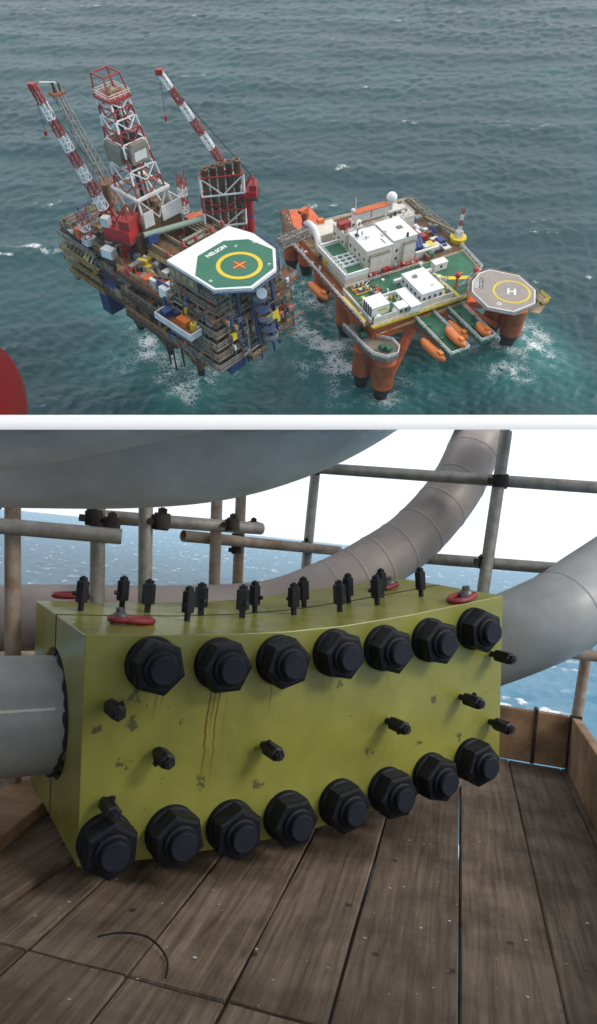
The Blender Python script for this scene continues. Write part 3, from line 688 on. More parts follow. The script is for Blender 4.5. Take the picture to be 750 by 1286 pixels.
# ------------------------------------------------------------------ ACCOMMODATION VESSEL (local axes v, w, h)
ves = thing('accommodation_vessel', 'orange semi-submersible accommodation vessel with green deck, right of the brown platform', 'vessel', MF, (18, 20, 0))
def V_(mb, name, m): return mb.build(name, m, ves)
hull = [(0, 1.2), (30, 1.2), (39, 8), (40.5, 20), (40.5, 47), (6, 49), (1.2, 44)]
V_(MB().prism(hull, 15.8, 21.4), 'hull', 'hullorange')
V_(MB().prism(hull, 21.42, 21.9), 'hull_deck', 'tan')
V_(MB().prism([(.6, 1.6), (29.8, 1.6), (38.4, 8.2), (39.6, 17.5), (26, 17.3), (1, 17.3)], 21.9, 22.0), 'deck_coating', 'green')
V_(MB().box(.2, 29.8, .75, 1.18, 18.2, 21.2), 'fascia', 'orange'); V_(MB().box(.2, 29.8, .6, 1.1, 20.3, 21.0), 'fascia_stripe', 'yellow')
V_(MB().box(-1, 29, -.3, .9, 21.3, 21.7), 'walkway', 'yellow'); V_(MB().box(0, 24.5, .9, 1.15, 21.9, 23.6), 'bulwark', 'offwhite')
V_(rail([(-1, -.25, 21.7), (29, -.25, 21.7)], 1.1, .14), 'railing', 'offwhite')
V_(MB().box(-2.2, -.05, 2, 44, 20.6, 21.2), 'walkway', 'rust'); V_(rail([(-2.2, 2, 21.2), (-2.2, 44, 21.2)], 1.2, .2), 'railing', 'offwhite')
V_(MB().box(-.35, .0, 2, 17, 21.2, 22.6), 'bulwark', 'offwhite'); V_(MB().box(-1.6, -.9, 3, 15, 21.22, 21.8), 'pipe_bundle', 'yellow')
V_(rail([(29, .8, 22), (39.2, 8, 22), (40.4, 20, 22), (40.4, 47, 22), (8, 48.6, 22)], 1.2, .16), 'railing', 'offwhite')
cols = [(1.4, -3.9, 3.05, 15), (-.8, 3.2, 2.9, 15), (5.8, 24.6, 3.0, 16), (8.0, 43.0, 2.9, 16), (9.6, 57.0, 2.9, 19), (6.6, 62.0, 2.7, 17), (45.8, 5.2, 3.2, 14.5), (46.8, -1.6, 3.2, 14.5), (44, 45, 3, 16)]
for v, w, r, tp in cols:
    T = Matrix.Translation((v, w, 0))
    V_(MB().lathe([(r*.99, 4.4), (r, 4.6), (r, 12.5), (r*1.04, 12.6), (r*1.04, 13.2), (r, 13.3), (r, tp)], 28, T), 'column', 'hullorange')
    V_(MB().lathe([(r*.62, -3), (r*.62, 1.2), (r*.66, 1.3), (r*.99, 4.35)], 24, T), 'column_foot', 'hulldark')
V_(MB().prism([(32, 3), (39, 9), (46, 8), (48.5, 3), (48, -3.5), (43.5, -3)], 14.6, 16.6), 'sponson', 'hullorange')
V_(MB().prism([(5, 47), (12, 47), (13, 61), (4, 64), (3, 56)], 16.5, 20), 'sponson', 'hullorange')
for a, b in (((3.5, -1.5, 5), (13, 2, 16.2)), ((1, 6, 5), (5, 23, 14)), ((7, 27, 5), (8, 42, 14)), ((44, 2, 5), (30, 2.5, 16.5))):
    V_(MB().tube(a, b, .8, n=14), 'brace', 'hullorange')
# near-corner mooring platform with windlasses
V_(MB().prism([(-4.2, 9.5), (-.6, 9.5), (1.5, 1.2), (4.6, -2), (4.6, -5.5), (2.6, -7.6), (-.6, -7.4), (-3, -4.5), (-3.6, 0)], 15.4, 16.6), 'mooring_platform', 'taupe')
V_(rail([(-4.1, 9.4, 16.6), (-3.5, 0, 16.6), (-2.9, -4.4, 16.6), (-.6, -7.3, 16.6), (2.6, -7.5, 16.6), (4.5, -5.4, 16.6), (4.5, -2, 16.6), (1.6, 1, 16.6)], 1.1, .22), 'railing', 'offwhite')
for x, y in ((-1.4, 5.5), (.4, -3.8), (-1.8, 2.8), (1.4, -5)):
    V_(MB().tube((x-.8, y, 17.6), (x+.9, y, 17.6), .75, n=14), 'windlass', 'green'); V_(MB().cbox((x, y+.7, 16.6), 1.5, .7, 1.1), 'windlass_base', 'green')
# left-side details
V_(MB().path([in_frame(MF, 384, 279, 27), in_frame(MF, 392, 284, 27), in_frame(MF, 398, 296, 25.5), in_frame(MF, 402, 314, 23.2)], .95, 12), 'escape_chute', 'white')
for i, (px, py) in enumerate(((404, 318), (407, 325), (411, 332), (400, 326))):
    c = in_frame(MF, px, py, 22); V_(MB().cbox(c, 1.8, 1.4, 1.6), 'equipment_skid', ['yellow', 'orange', 'yellow', 'rust'][i])
c = in_frame(MF, 383, 306, 20); V_(MB().lathe([(.9, 18), (.9, 28.5), (1.2, 28.6), (1.2, 30.2)], 16, Matrix.Translation((c.x, c.y, 0))), 'gangway_pedestal', 'orange')
V_(MB().cbox((c.x-.6, c.y, 30.2), 3.2, 1.4, .9, .4), 'gangway_pedestal', 'orange')
# grid roof building
V_(MB().box(1.2, 8.3, 18.4, 34.5, 21.95, 24.3), 'deckhouse', 'cream'); V_(MB().box(1.6, 8.0, 18.9, 34.0, 24.32, 24.4), 'deck_coating', 'green')
for a in ((1.0, 1.6, 18.2, 34.6), (1.6, 8.4, 18.2, 18.7), (1.6, 8.4, 34.1, 34.6)): V_(MB().box(*a, 24.0, 25.4), 'bulwark', 'white')
for k in range(4): V_(MB().box(1.7, 8.2, 22.6+k*1.7, 22.95+k*1.7, 24.42, 25.0), 'roof_beam', 'white')
for k in range(3): V_(MB().box(3.2+k*1.9, 3.5+k*1.9, 22.5, 27.9, 24.44, 25.05), 'roof_beam', 'white')
# red strip of machinery, brown hatches
V_(MB().box(8.6, 25, 17.5, 20.0, 21.95, 22.1), 'deck_plate', 'rust')
for k in range(14): V_(MB().cbox((9.4+k*1.12, 18.7+rnd(-.5, .5), 22.1), rnd(.7, 1.2), rnd(.8, 1.6), rnd(.6, 1.5)), 'machinery', random.choice(['red', 'rust', 'brightred', 'darksteel', 'red']))
for k in range(4): V_(MB().box(1.8+k*1.5, 3.0+k*1.5, 13.2, 17.4, 22.0, 22.3), 'hatch', 'darksteel' if k % 2 else 'rust')
for k in range(3): V_(MB().box(1.6, 7.8, 12.9+k*2.3, 13.1+k*2.3, 22.3, 22.45), 'hatch_rail', 'yellow')
# right-side working deck
V_(MB().box(25.5, 40, 18.5, 46.5, 21.92, 22.02), 'deck_coating', 'brown')
for i in range(46):
    x, y = rnd(26.5, 39.5), rnd(18.5, 46)
    if x < 32 and y > 30: continue
    V_(MB().cbox((x, y, 22.0), rnd(.8, 2.6), rnd(.8, 3), rnd(.5, 1.8)), 'equipment_skid', random.choice(['blue', 'deepblue', 'yellow', 'offwhite', 'rust', 'red', 'steel', 'tan', 'green', 'offwhite', 'darksteel']))
for k in range(3): V_(MB().tube((26.8+k*1.1, 23, 22.9), (29.5+k*1.1, 28.5, 22.9), .6, n=10), 'gas_bottle', 'blue')
V_(MB().box(25.2, 33, 20.2, 21.0, 22, 24), 'bulwark', 'offwhite')
V_(MB().box(5, 39, 46.4, 47.6, 21.95, 23.6), 'bulwark', 'tan'); V_(MB().box(4.5, 12, 39.5, 46, 21.95, 24.4), 'deckhouse', 'cream')
for i in range(16): V_(MB().cbox((rnd(8, 36), rnd(40, 45.5), 22), rnd(1, 3), rnd(.8, 2.4), rnd(.8, 2)), 'equipment_skid', random.choice(['cream', 'tan', 'orange', 'steel', 'offwhite', 'rust']))
# deck markings
def dmark(pts, w=.45):
    P = [in_frame(MF, x, y, 22.0) for x, y in pts]; mb = MB()
    for a, b in zip(P[:-1], P[1:]):
        d = (b-a).normalized(); n_ = Vector((-d.y, d.x, 0))*w/2; mb.prism([tuple((q+s*n_).xy) for q, s in ((a, 1), (a, -1), (b, -1), (b, 1))], 22.006, 22.02)
    V_(mb, 'deck_marking', 'yellow')
dmark([(543, 343), (562, 350)], 1.0); dmark([(563, 349), (592, 348)], 1.5); dmark([(553, 352), (576, 371)], 1.1); dmark([(558, 364), (557, 377)], .5)
dmark([(478, 398), (498, 392), (503, 380), (496, 373)], .7); dmark([(500, 393), (535, 383), (580, 372)], .7)
# pier decks for the lifeboats
for a, b, c in ((12.6, 18.4, -16.4), (22.6, 27.2, -15.6)):
    V_(MB().box(a, b, c, .6, 18.6, 19.4), 'boat_pier', 'green')
    V_(rail([(a+.1, .4, 19.4), (a+.1, c+.1, 19.4), (b-.1, c+.1, 19.4), (b-.1, .4, 19.4)], 1.1, .2), 'railing', 'offwhite')
    V_(MB().bar((a+1, c+2, 18.4), (a+1, .9, 15.9), .5).bar((b-1, c+2, 18.4), (b-1, .9, 15.9), .5), 'pier_brace', 'hullorange')
    for k in range(4): V_(MB().cbox((a+.8 if k % 2 else b-1.2, c+2.5+k*3, 19.4), .8, .6, 1.6), 'davit', 'green')
V_(MB().lathe([(.9, 22.0), (.9, 23.0), (.5, 23.3)], 14, Matrix.Translation((1.8, 1.9, 0))), 'vent', 'white'); V_(MB().lathe([(.9, 22.0), (.9, 23.0), (.5, 23.3)], 14, Matrix.Translation((7.2, 2.2, 0))), 'vent', 'white')

# small fittings all over the working decks
for i in range(150):
    z_ = random.choice(((.8, 14, 8.2, 16.8, 22), (22.2, 37, 2.2, 12, 22), (5.8, 10, 3.8, 12, 22), (-.2, 8, 9, 17, 22), (-2.0, -.6, 3, 42, 21.2), (8.6, 25, 17.2, 19.8, 22.1), (8.4, 30, 30.5, 31.1, 22), (1.5, 8, 35, 45, 22), (8.2, 30.8, 31.6, 33.5, 28.42), (9, 24, 20.6, 29.8, 29.92)))
    x, y = rnd(z_[0], z_[1]), rnd(z_[2], z_[3])
    if 26 < x < 37 and 3 < y < 13 and i % 3: continue
    if z_[4] > 28.5 and i % 2: continue
    m = random.choice(['white', 'offwhite', 'cream', 'white', 'steel', 'yellow', 'red', 'darksteel', 'offwhite', 'orange', 'tan'])
    if i % 3 == 0: P2 = MB().lathe([(.35, 0), (.35, rnd(.5, 1.1)), (.2, 1.2)], 8, Matrix.Translation((x, y, z_[4])))
    elif i % 3 == 1: P2 = MB().cbox((x, y, z_[4]), rnd(.4, 1.3), rnd(.4, 1.1), rnd(.35, 1.1))
    else: P2 = MB().tube((x, y, z_[4]+.4), (x + rnd(-2.2, 2.2), y + rnd(-2.2, 2.2), z_[4]+.4), rnd(.1, .2), n=6)
    V_(P2, ('vent', 'deck_box', 'deck_pipe')[i % 3], m)
for a in (((.6, 9.2, 22), (13.6, 9.2, 22)), ((13.8, 12.6, 22), (25, 12.6, 22)), ((.4, 17.2, 22), (25.5, 17.2, 22)), ((25.4, 2.4, 22), (25.4, 12, 22)), ((1.4, 18, 25.4), (1.4, 34, 25.4))):
    V_(rail(a, 1.0, .13, step=1.5), 'railing', 'offwhite')
V_(MB().box(1.0, 13.4, 8.6, 9.0, 22, 23.4), 'bulwark', 'white'); V_(MB().box(13.6, 26, 13.0, 13.8, 22, 23.0), 'bulwark', 'white')
for k in range(6): V_(MB().tube((.5+k*.5, .2, 18.6), (29, .2-.03*k, 18.6+k*.5), .13, n=6), 'hull_pipe', ['yellow', 'orange', 'offwhite', 'yellow', 'red', 'tan'][k])
V_(MB().tube((2.5, -4.5, 4.5), (13.5, 1.4, 15.4), 1.0, n=16), 'brace', 'hullorange')
def house(label, a, b, c, d, z0, z1, m='white', wins=(), group='white deckhouses of the vessel', roof='white', rows=1, name='deckhouse'):
    o = thing(name, label, 'deckhouse', MF, ((a+b)/2, (c+d)/2, z0), group)
    MB().box(a, b, c, d, z0, z1-.25).build('wall', m, o)
    MB().box(a-.12, b+.12, c-.12, d+.12, z1-.25, z1).build('roof', roof, o)
    for side, n in wins:
        for r in range(rows):
            zz = z0 + (z1-z0)*(.5 if rows == 1 else (.28 + .3*r)); hh = .42
            for i in range(n):
                t = (i+.5)/n
                if side == 's': x = a+(b-a)*t; mb = MB().box(x-.33, x+.33, c-.05, c+.05, zz-hh, zz+hh)
                if side == 'e': y = c+(d-c)*t; mb = MB().box(b-.05, b+.05, y-.33, y+.33, zz-hh, zz+hh)
                if side == 'w': y = c+(d-c)*t; mb = MB().box(a-.05, a+.05, y-.33, y+.33, zz-hh, zz+hh)
                mb.build('window', 'glass', o)
    return o
def rooftop(o, items):
    for x, y, z, sx, sy, sz, m in items: MB().cbox((x, y, z), sx, sy, sz).build('roof_unit', m, o)
o = house('tall white block with a plain roof, left one of the joined pair', 8.6, 16.8, 20.2, 30.2, 21.95, 29.4, 'cream', (('s', 4), ('w', 4)), rows=2); rooftop(o, [(12, 26, 29.4, 1, .8, .25, 'steel'), (15, 22.5, 29.4, .3, 2.4, .12, 'steel')])
MB().box(9.6, 15.6, 19.4, 20.15, 21.95, 27.6).build('wall_bay', 'cream', o); MB().box(9.5, 15.7, 19.3, 20.2, 27.6, 27.8).build('bay_roof', 'taupe', o)
o = house('tall white block with a small roof hatch, right one of the joined pair', 17.2, 24.8, 20.6, 30.4, 21.95, 29.9, 'cream', (('e', 4), ('s', 3)), rows=2); rooftop(o, [(22, 25.5, 29.9, 1.6, 1.2, .3, 'steel')])
MB().box(20.5, 24.2, 19.8, 20.55, 21.95, 28.2).build('wall_bay', 'cream', o); MB().box(20.4, 24.3, 19.7, 20.6, 28.2, 28.4).build('bay_roof', 'taupe', o)
o = house('long cream accommodation block along the back of the vessel', 8.0, 31.0, 31.2, 38.0, 21.95, 28.4, 'cream', (('e', 3), ('w', 3)), rows=2, roof='cream')
MB().box(13.8, 18.8, 35.6, 37.8, 28.4, 30.6).build('roof_cabin', 'offwhite', o); MB().box(19.2, 24.8, 35.6, 37.8, 28.4, 30.6).build('roof_cabin', 'offwhite', o)
MB().box(13.7, 24.9, 35.5, 37.9, 30.6, 30.8).build('cabin_roof', 'orange', o)
MB().box(12, 30, 33.8, 34.4, 28.4, 29.2).build('cable_tray', 'steel', o); MB().box(15, 21, 32.2, 33.2, 28.4, 29.0).build('roof_unit', 'tan', o)
rail([(8.2, 31.3, 28.4), (30.8, 31.3, 28.4), (30.8, 37.8, 28.4)], 1.0, .14).build('railing', 'offwhite', o)
o = house('white box house with tall fins beside the left rail of the green deck', .6, 5.8, 3.2, 8.0, 22.0, 24.9, 'white', (('e', 2),))
for k in range(4): MB().box(.35, .58, 3.6+k*1.1, 3.8+k*1.1, 22, 25.2).build('fin', 'darksteel', o)
MB().box(2.4, 5.2, 3.1, 3.19, 23.4, 23.9).build('sign_stripe', 'yellow', o)
o = house('large white deckhouse with a roof vent in the middle of the green deck', 15.0, 21.8, 1.9, 12.0, 22.0, 25.4, 'white', (('s', 4), ('w', 5))); rooftop(o, [(17.4, 9.3, 25.4, 1.1, 1.0, .4, 'steel'), (19.5, 4, 25.4, .5, .5, .5, 'white')])
for k in range(5): MB().cbox((17.2 + k*.9, 1.5, 22.0), .5, .35, 1.0).build('fire_cabinet', 'brightred', o)
for k in range(3): MB().cbox((22.2, 3 + k*2.2, 22.0), .4, .6, 1.1).build('fire_cabinet', 'brightred', o)
house('long low white deckhouse with a stepped end, left of the large one', 10.6, 13.6, -.0, 8.0, 22.0, 24.2, 'white', (('w', 4),))
house('small white deckhouse at the front rail, beside the long low one', 7.4, 10.3, .9, 3.6, 22.0, 24.1, 'cream', (('s', 2),))
house('small white cube cabin at the back of the green deck near the landing pad', 26.6, 30.6, 12.7, 14.9, 22.0, 24.3, 'white', (('s', 1),))
container('red container on the left end of the back accommodation roof', 9.6, 34.8, 28.42, 3.4, 2.0, 1.6, 'red', 0, MF, 'roof containers of the vessel')
container('orange skip at the far left edge of the vessel', 8.0, 45.6, 24.42, 1.8, 1.3, 1.2, 'lifeorange', 0, MF, 'roof containers of the vessel')
dm = thing('radar_dome', 'white ball radar dome on the back of the vessel', 'radar dome', MF, (26.4, 37.0, 28.4))
MB().sphere((26.4, 37.0, 31.9), 1.55, 1.55, 1.55, 20, 14).build('dome', 'white', dm); MB().lathe([(.7, 28.42), (.5, 30.6)], 12, Matrix.Translation((26.4, 37.0, 0))).build('pillar', 'offwhite', dm)
ms = thing('mast', 'slim white aerial mast on the back roof of the vessel', 'mast', MF, (14.2, 36.6, 30.8))
MB().tube((14.2, 36.6, 30.82), (14.2, 36.6, 35.2), .16, .08, 6).build('pole', 'white', ms); MB().sphere((13.4, 36.6, 31.5), .6, .6, .6, 10, 8).build('aerial', 'white', ms)
rn = thing('roof_arch', 'white looped air intake on the back roof of the vessel', 'air intake', MF, (13.2, 33.0, 28.4))
MB().path([(12.6, 32.4, 28.42), (12.4, 32.6, 29.6), (13.2, 33, 30.2), (14.0, 33.4, 29.6), (13.9, 33.6, 28.42)], .4, 10).build('duct', 'white', rn); MB().cbox((13.2, 33.0, 28.41), 2.2, 1.6, .25).build('base', 'offwhite', rn)

# vessel helideck
vh = thing('vessel_helideck', 'tan octagonal landing pad with a white H in a yellow ring, on the orange vessel', 'helideck', MF, (34.5, -8.4, 24))
oct2 = [(28.4, -1.0), (32.4, 1.3), (35.8, 1.3), (41.0, -4.4), (41.0, -11.6), (37.4, -16.0), (30.2, -16.4), (25.6, -11.8), (25.8, -4.6)]
cx_, cy_ = 33.6, -7.6
MB().prism(oct2, 26.2, 26.9).build('deck_plate', 'offwhite', vh)
MB().prism([(cx_+(x-cx_)*.955, cy_+(y-cy_)*.955) for x, y in oct2], 26.9, 26.915).build('landing_area', 'helidecktan', vh)
annulus(34.9, -9.4, 4.35, 4.9, 26.92).build('aiming_circle', 'yellow', vh)
text_mesh('H', 3.6, Tz(34.9, -9.4, 26.925, -38), 'white', vh, bold=.08)
T = Tz(29.6, -2.4, 26.92, 52)
MB().box(-2.2, 2.2, -1.1, -.1, 0, .012, T).build('name_panel', 'black', vh); MB().box(-2.2, 2.2, .1, 1.1, 0, .012, T).build('name_panel', 'offwhite', vh)
mb = MB(); mb2 = MB()
for k in range(7):
    x = -1.9 + k*.58
    mb.box(x, x+.13, -.95, -.25, .013, .02, T); mb2.box(x, x+.13, .25, .95, .013, .02, T)
    if k % 2: mb.box(x+.13, x+.36, -.4, -.25, .013, .02, T); mb2.box(x+.13, x+.36, .8, .95, .013, .02, T)
    else: mb.box(x+.13, x+.36, -.7, -.55, .013, .02, T); mb2.box(x+.3, x+.4, .25, .9, .013, .02, T)
mb.build('name_marks', 'white', vh); mb2.build('name_marks', 'black', vh)
annulus(29.0, -12.0, .35, .6, 26.92, 14).build('tie_down_mark', 'white', vh)
mb = MB(); net = [(cx_+(x-cx_)*1.1, cy_+(y-cy_)*1.1) for x, y in oct2]
for i in range(len(net)):
    a, b = net[i], net[(i+1) % len(net)]; mb.bar((*a, 26.6), (*b, 26.6), .2)
    for k in range(9):
        t = k/9; x, y = a[0]+(b[0]-a[0])*t, a[1]+(b[1]-a[1])*t; mb.bar((x, y, 26.6), (cx_+(x-cx_)*.91, cy_+(y-cy_)*.91, 26.3), .12)
mb.build('safety_net', 'taupe', vh)
mb = MB()
for x, y in ((29, -3), (38, -4), (37, -12), (30, -13)): mb.bar((x, y, 26.2), (cx_+(x-cx_)*.5+3, cy_+(y-cy_)*.4+7, 21.6), .6)
for k in range(5): mb.bar((28+k*2.6, -14, 25.9), (28+k*2.6, -1, 25.9), .4)
mb.build('support_truss', 'hullorange', vh)
MB().box(40.4, 42.6, -15.8, -12.0, 25.2, 25.5).build('side_platform', 'tan', vh); rail([(40.5, -15.7, 25.5), (42.5, -15.7, 25.5), (42.5, -12.1, 25.5)], 1.1, .18).build('railing', 'yellow', vh)
MB().prism([(36, -16.4), (40.2, -12.6), (42.2, -15.4), (37.6, -18)], 24.6, 24.9).build('side_platform', 'tan', vh)
rail([(25.4, -.6, 25.5), (30.6, 2.2, 25.5)], 1.3, .2).build('railing', 'steel', vh); MB().box(25.8, 31.2, .4, 1.3, 25.0, 25.4).build('access_walkway', 'steel', vh)
for x, y, lb in ((33.2, 3.6, 'red fire monitor at the back corner of the landing pad'), (27.4, 3.8, 'red fire monitor beside the walkway to the landing pad')):
    f = thing('fire_monitor', lb, 'fire monitor', MF, (x, y, 22), 'fire monitors')
    MB().lathe([(.35, 22.02), (.35, 25.6)], 10, Matrix.Translation((x, y, 0))).build('post', 'orange', f); MB().sphere((x, y, 26.2), .9, .9, .8, 12, 8).build('body', 'brightred', f); MB().tube((x, y, 26.4), (x+1.2, y-.6, 27.0), .2, n=8).build('nozzle', 'yellow', f)

def lifeboat(label, x, y, z, ang=0, Ln=8.2, group='orange lifeboats of the vessel'):
    o = thing('lifeboat', label, 'lifeboat', MF, (x, y, z), group); T = Matrix.Translation((x, y, z)) @ Matrix.Rotation(rad(ang), 4, 'Z')
    mb = MB(); n, m_ = 22, 14; vs = []; fs = []
    for i in range(n+1):
        t = -1 + 2*i/n; taper = (1-abs(t)**3.0)**.6 if abs(t) < 1 else 0
        for k in range(m_):
            a = 2*math.pi*k/m_; cx, cz = math.cos(a), math.sin(a)
            wz = 1.15 if cz > 0 else 1.05
            vs.append(T @ Vector((1.35*taper*cx, t*Ln/2, 1.3 + wz*cz*(.35+.65*taper) + .25*t*t)))
    for i in range(n):
        for k in range(m_): j = (k+1) % m_; fs.append((i*m_+k, i*m_+j, (i+1)*m_+j, (i+1)*m_+k))
    mb.add(vs, fs, True).build('hull', 'lifeorange', o)
    mb = MB()
    for s in (-1, 1): mb.add([T @ Vector((s*(1.36*(1-abs(t)**3)**.6 + .04), t*Ln/2, 1.35 + .25*t*t + dz)) for t in [-.9+.1*i for i in range(19)] for dz in (-.09, .09)], [(2*i, 2*i+1, 2*i+3, 2*i+2) for i in range(18)])
    mb.build('rubbing_strake', 'orange', o)
    MB().box(-.55, .55, -Ln*.36, -Ln*.2, 2.3, 3.0, T).build('conning_tower', 'lifeorange', o)
    for k in range(4): MB().box(-1.16, 1.16, -1.2+k*1.0, -.85+k*1.0, 1.75, 1.95, T).build('window', 'glass', o)
lifeboat('orange lifeboat hanging on the left side of the near green pier', 10.9, -11.2, 16.6, 4, 10.2)
lifeboat('orange lifeboat lying on top of the near green pier', 16.6, -12.2, 19.42, 0, 8.6)
lifeboat('orange lifeboat hanging between the two green piers', 21.0, -7.6, 16.8, 3, 8.6)
lifeboat('small orange rescue boat on the end of the far green pier', 24.9, -12.8, 19.42, 0, 5.6)
lifeboat('orange lifeboat hung on the left flank beside the turbulent water', -4.0, 24.0, 17.0, 6, 9.6)
kc = thing('deck_crane', 'small crane with red and white mast on a yellow base, far right deck corner', 'crane', MF, (41, 22.4, 22))
MB().lathe([(1.9, 21.6), (2.4, 23.0), (2.4, 23.6)], 16, Matrix.Translation((41, 22.4, 0))).build('base', 'yellow', kc); MB().cbox((41, 22.4, 23.6), 1.8, 1.6, 1.8).build('house', 'offwhite', kc)
for i, s in enumerate(lattice((41, 22.4, 25.2), (42.6, 24.2, 31), 1.0, .7, 4, .2, split=4)): s.build('boom_section', 'white' if i % 2 == 0 else 'red', kc)
MB().tube((41.8, 22.4, 23.9), (37, 34, 24.6), .35, n=8).build('boom', 'tan', kc)
wk = thing('walkway_truss', 'long brown truss walkway along the far right edge of the vessel', 'walkway', MF, (40, 34, 22))
for s in lattice((41.2, 24, 23), (39.6, 47, 23.4), 1.5, 1.5, 12, .2, split=1): s.build('truss', 'taupe', wk)

# gangway bridging the two
ga, gb = sea_at(352, 306, 36), sea_at(386, 290, 29)
gw = thing('gangway', 'grey lattice gangway bridging the brown platform and the orange vessel', 'gangway', MU, ga)
for s in lattice(ga, gb, 2.0, 2.0, 8, .22, split=1): s.build('truss', 'steel', gw)
g0 = sea_at(364, 296, 33)
for s in lattice(g0, g0 + Vector((-1.6, 2.0, 7)), 2.4, 1.4, 4, .25, split=1): s.build('tower', 'taupe', gw)
MB().cbox(g0 + Vector((0, 0, -1)), 4.5, 4, 1.0, .5).build('landing', 'taupe', gw)
MB().bar(ga, gb, .9).build('floor', 'taupe', gw)

# ================================================================== THE SCAFFOLD BAY (world axes, metres)
def wood_mat(name, c1, c2, dark, along):
    m = bpy.data.materials.new(name); m.use_nodes = True; N, K = m.node_tree.nodes, m.node_tree.links; b = N['Principled BSDF']
    tc = N.new('ShaderNodeTexCoord'); oi = N.new('ShaderNodeObjectInfo')
    ad = N.new('ShaderNodeVectorMath'); ad.operation = 'ADD'; K.new(tc.outputs['Object'], ad.inputs[0])
    cb = N.new('ShaderNodeCombineXYZ'); mu = N.new('ShaderNodeMath'); mu.operation = 'MULTIPLY'; mu.inputs[1].default_value = 37
    K.new(oi.outputs['Random'], mu.inputs[0]); K.new(mu.outputs[0], cb.inputs[0]); K.new(mu.outputs[0], cb.inputs[1]); K.new(cb.outputs[0], ad.inputs[1])
    mp = N.new('ShaderNodeMapping'); mp.inputs['Scale'].default_value = along; K.new(ad.outputs[0], mp.inputs[0])
    g = N.new('ShaderNodeTexNoise'); g.inputs['Scale'].default_value = 9; g.inputs['Detail'].default_value = 8; g.inputs['Roughness'].default_value = .7; g.inputs['Distortion'].default_value = .6; K.new(mp.outputs[0], g.inputs['Vector'])
    p = N.new('ShaderNodeTexNoise'); p.inputs['Scale'].default_value = 5; p.inputs['Detail'].default_value = 5; p.inputs['Roughness'].default_value = .6; K.new(ad.outputs[0], p.inputs['Vector'])
    k = N.new('ShaderNodeTexVoronoi'); k.inputs['Scale'].default_value = 11; K.new(ad.outputs[0], k.inputs['Vector'])
    r1 = N.new('ShaderNodeValToRGB'); K.new(g.outputs['Fac'], r1.inputs[0]); e = r1.color_ramp.elements
    e[0].position = .32; e[0].color = (*c2, 1); e[1].position = .68; e[1].color = (*c1, 1)
    r2 = N.new('ShaderNodeValToRGB'); K.new(p.outputs['Fac'], r2.inputs[0]); e = r2.color_ramp.elements
    e[0].position = .36; e[0].color = (.42, .40, .39, 1); e[1].position = .60; e[1].color = (1, 1, 1, 1)
    x = N.new('ShaderNodeMix'); x.data_type = 'RGBA'; x.blend_type = 'MULTIPLY'; x.inputs[0].default_value = .85; K.new(r1.outputs[0], x.inputs[6]); K.new(r2.outputs[0], x.inputs[7])
    r3 = N.new('ShaderNodeMapRange'); K.new(k.outputs['Distance'], r3.inputs[0]); r3.inputs[1].default_value = .06; r3.inputs[2].default_value = .14; r3.inputs[3].default_value = .8; r3.inputs[4].default_value = 0
    gt = N.new('ShaderNodeMath'); gt.operation = 'GREATER_THAN'; gt.inputs[1].default_value = .72; sp = N.new('ShaderNodeSeparateColor'); K.new(k.outputs['Color'], sp.inputs[0]); K.new(sp.outputs[0], gt.inputs[0])
    m2 = N.new('ShaderNodeMath'); m2.operation = 'MULTIPLY'; K.new(r3.outputs[0], m2.inputs[0]); K.new(gt.outputs[0], m2.inputs[1])
    y = N.new('ShaderNodeMix'); y.data_type = 'RGBA'; K.new(m2.outputs[0], y.inputs[0]); K.new(x.outputs[2], y.inputs[6]); y.inputs[7].default_value = (*dark, 1)
    hs = N.new('ShaderNodeHueSaturation'); vr = N.new('ShaderNodeMapRange'); K.new(oi.outputs['Random'], vr.inputs[0]); vr.inputs[3].default_value = .75; vr.inputs[4].default_value = 1.2
    K.new(vr.outputs[0], hs.inputs['Value']); K.new(y.outputs[2], hs.inputs['Color']); K.new(hs.outputs[0], b.inputs['Base Color'])
    b.inputs['Roughness'].default_value = .72; b.inputs['Specular IOR Level'].default_value = .35
    bp = N.new('ShaderNodeBump'); bp.inputs['Strength'].default_value = .6; bp.inputs['Distance'].default_value = .004; K.new(g.outputs['Fac'], bp.inputs['Height']); K.new(bp.outputs[0], b.inputs['Normal'])
    return m
FL = -0.91
M['plank'] = wood_mat('plank_wood', (.27, .20, .145), (.095, .066, .047), (.014, .010, .008), (6.5, .32, 1))
M['toe'] = wood_mat('toe_board_wood', (.40, .25, .145), (.26, .16, .09), (.06, .04, .03), (.12, 1, 1))
addm('pipepaint', (.31, .32, .32), .40, scale=7, col2=(.20, .21, .21), lo=.25, hi=.7, bump=.06)
addm('pipepale', (.78, .80, .80), .45, scale=6, col2=(.50, .52, .50), lo=.25, hi=.62, bump=.12)  # pale grey paint of the two overhead pipes
addm('pipebrown', (.33, .235, .19), .55, scale=6, col2=(.24, .17, .14), lo=.3, hi=.7, bump=.08)
addm('wrap', (.34, .295, .275), .45, scale=5, col2=(.24, .205, .19), lo=.3, hi=.7, bump=.1)
addm('galv', (.36, .35, .33), .5, .35, scale=22, col2=(.20, .175, .15), lo=.3, hi=.7, bump=.1)
addm('galvrust', (.33, .28, .22), .65, .1, scale=16, col2=(.20, .13, .085), lo=.35, hi=.65, bump=.15)
addm('coupler', (.055, .04, .032), .75, .3, scale=30, col2=(.02, .016, .014), bump=.3)
addm('bolt', (.009, .011, .017), .5, scale=25, col2=(.005, .006, .009), bump=.3, spec=.22)
addm('studend', (.016, .021, .034), .6, scale=30, col2=(.009, .012, .019), bump=.2, spec=.2)
addm('fitting', (.011, .012, .017), .5, scale=40, bump=.15, spec=.3)
addm('hoistgrey', (.16, .17, .175), .45, .5, scale=30, col2=(.09, .09, .09))
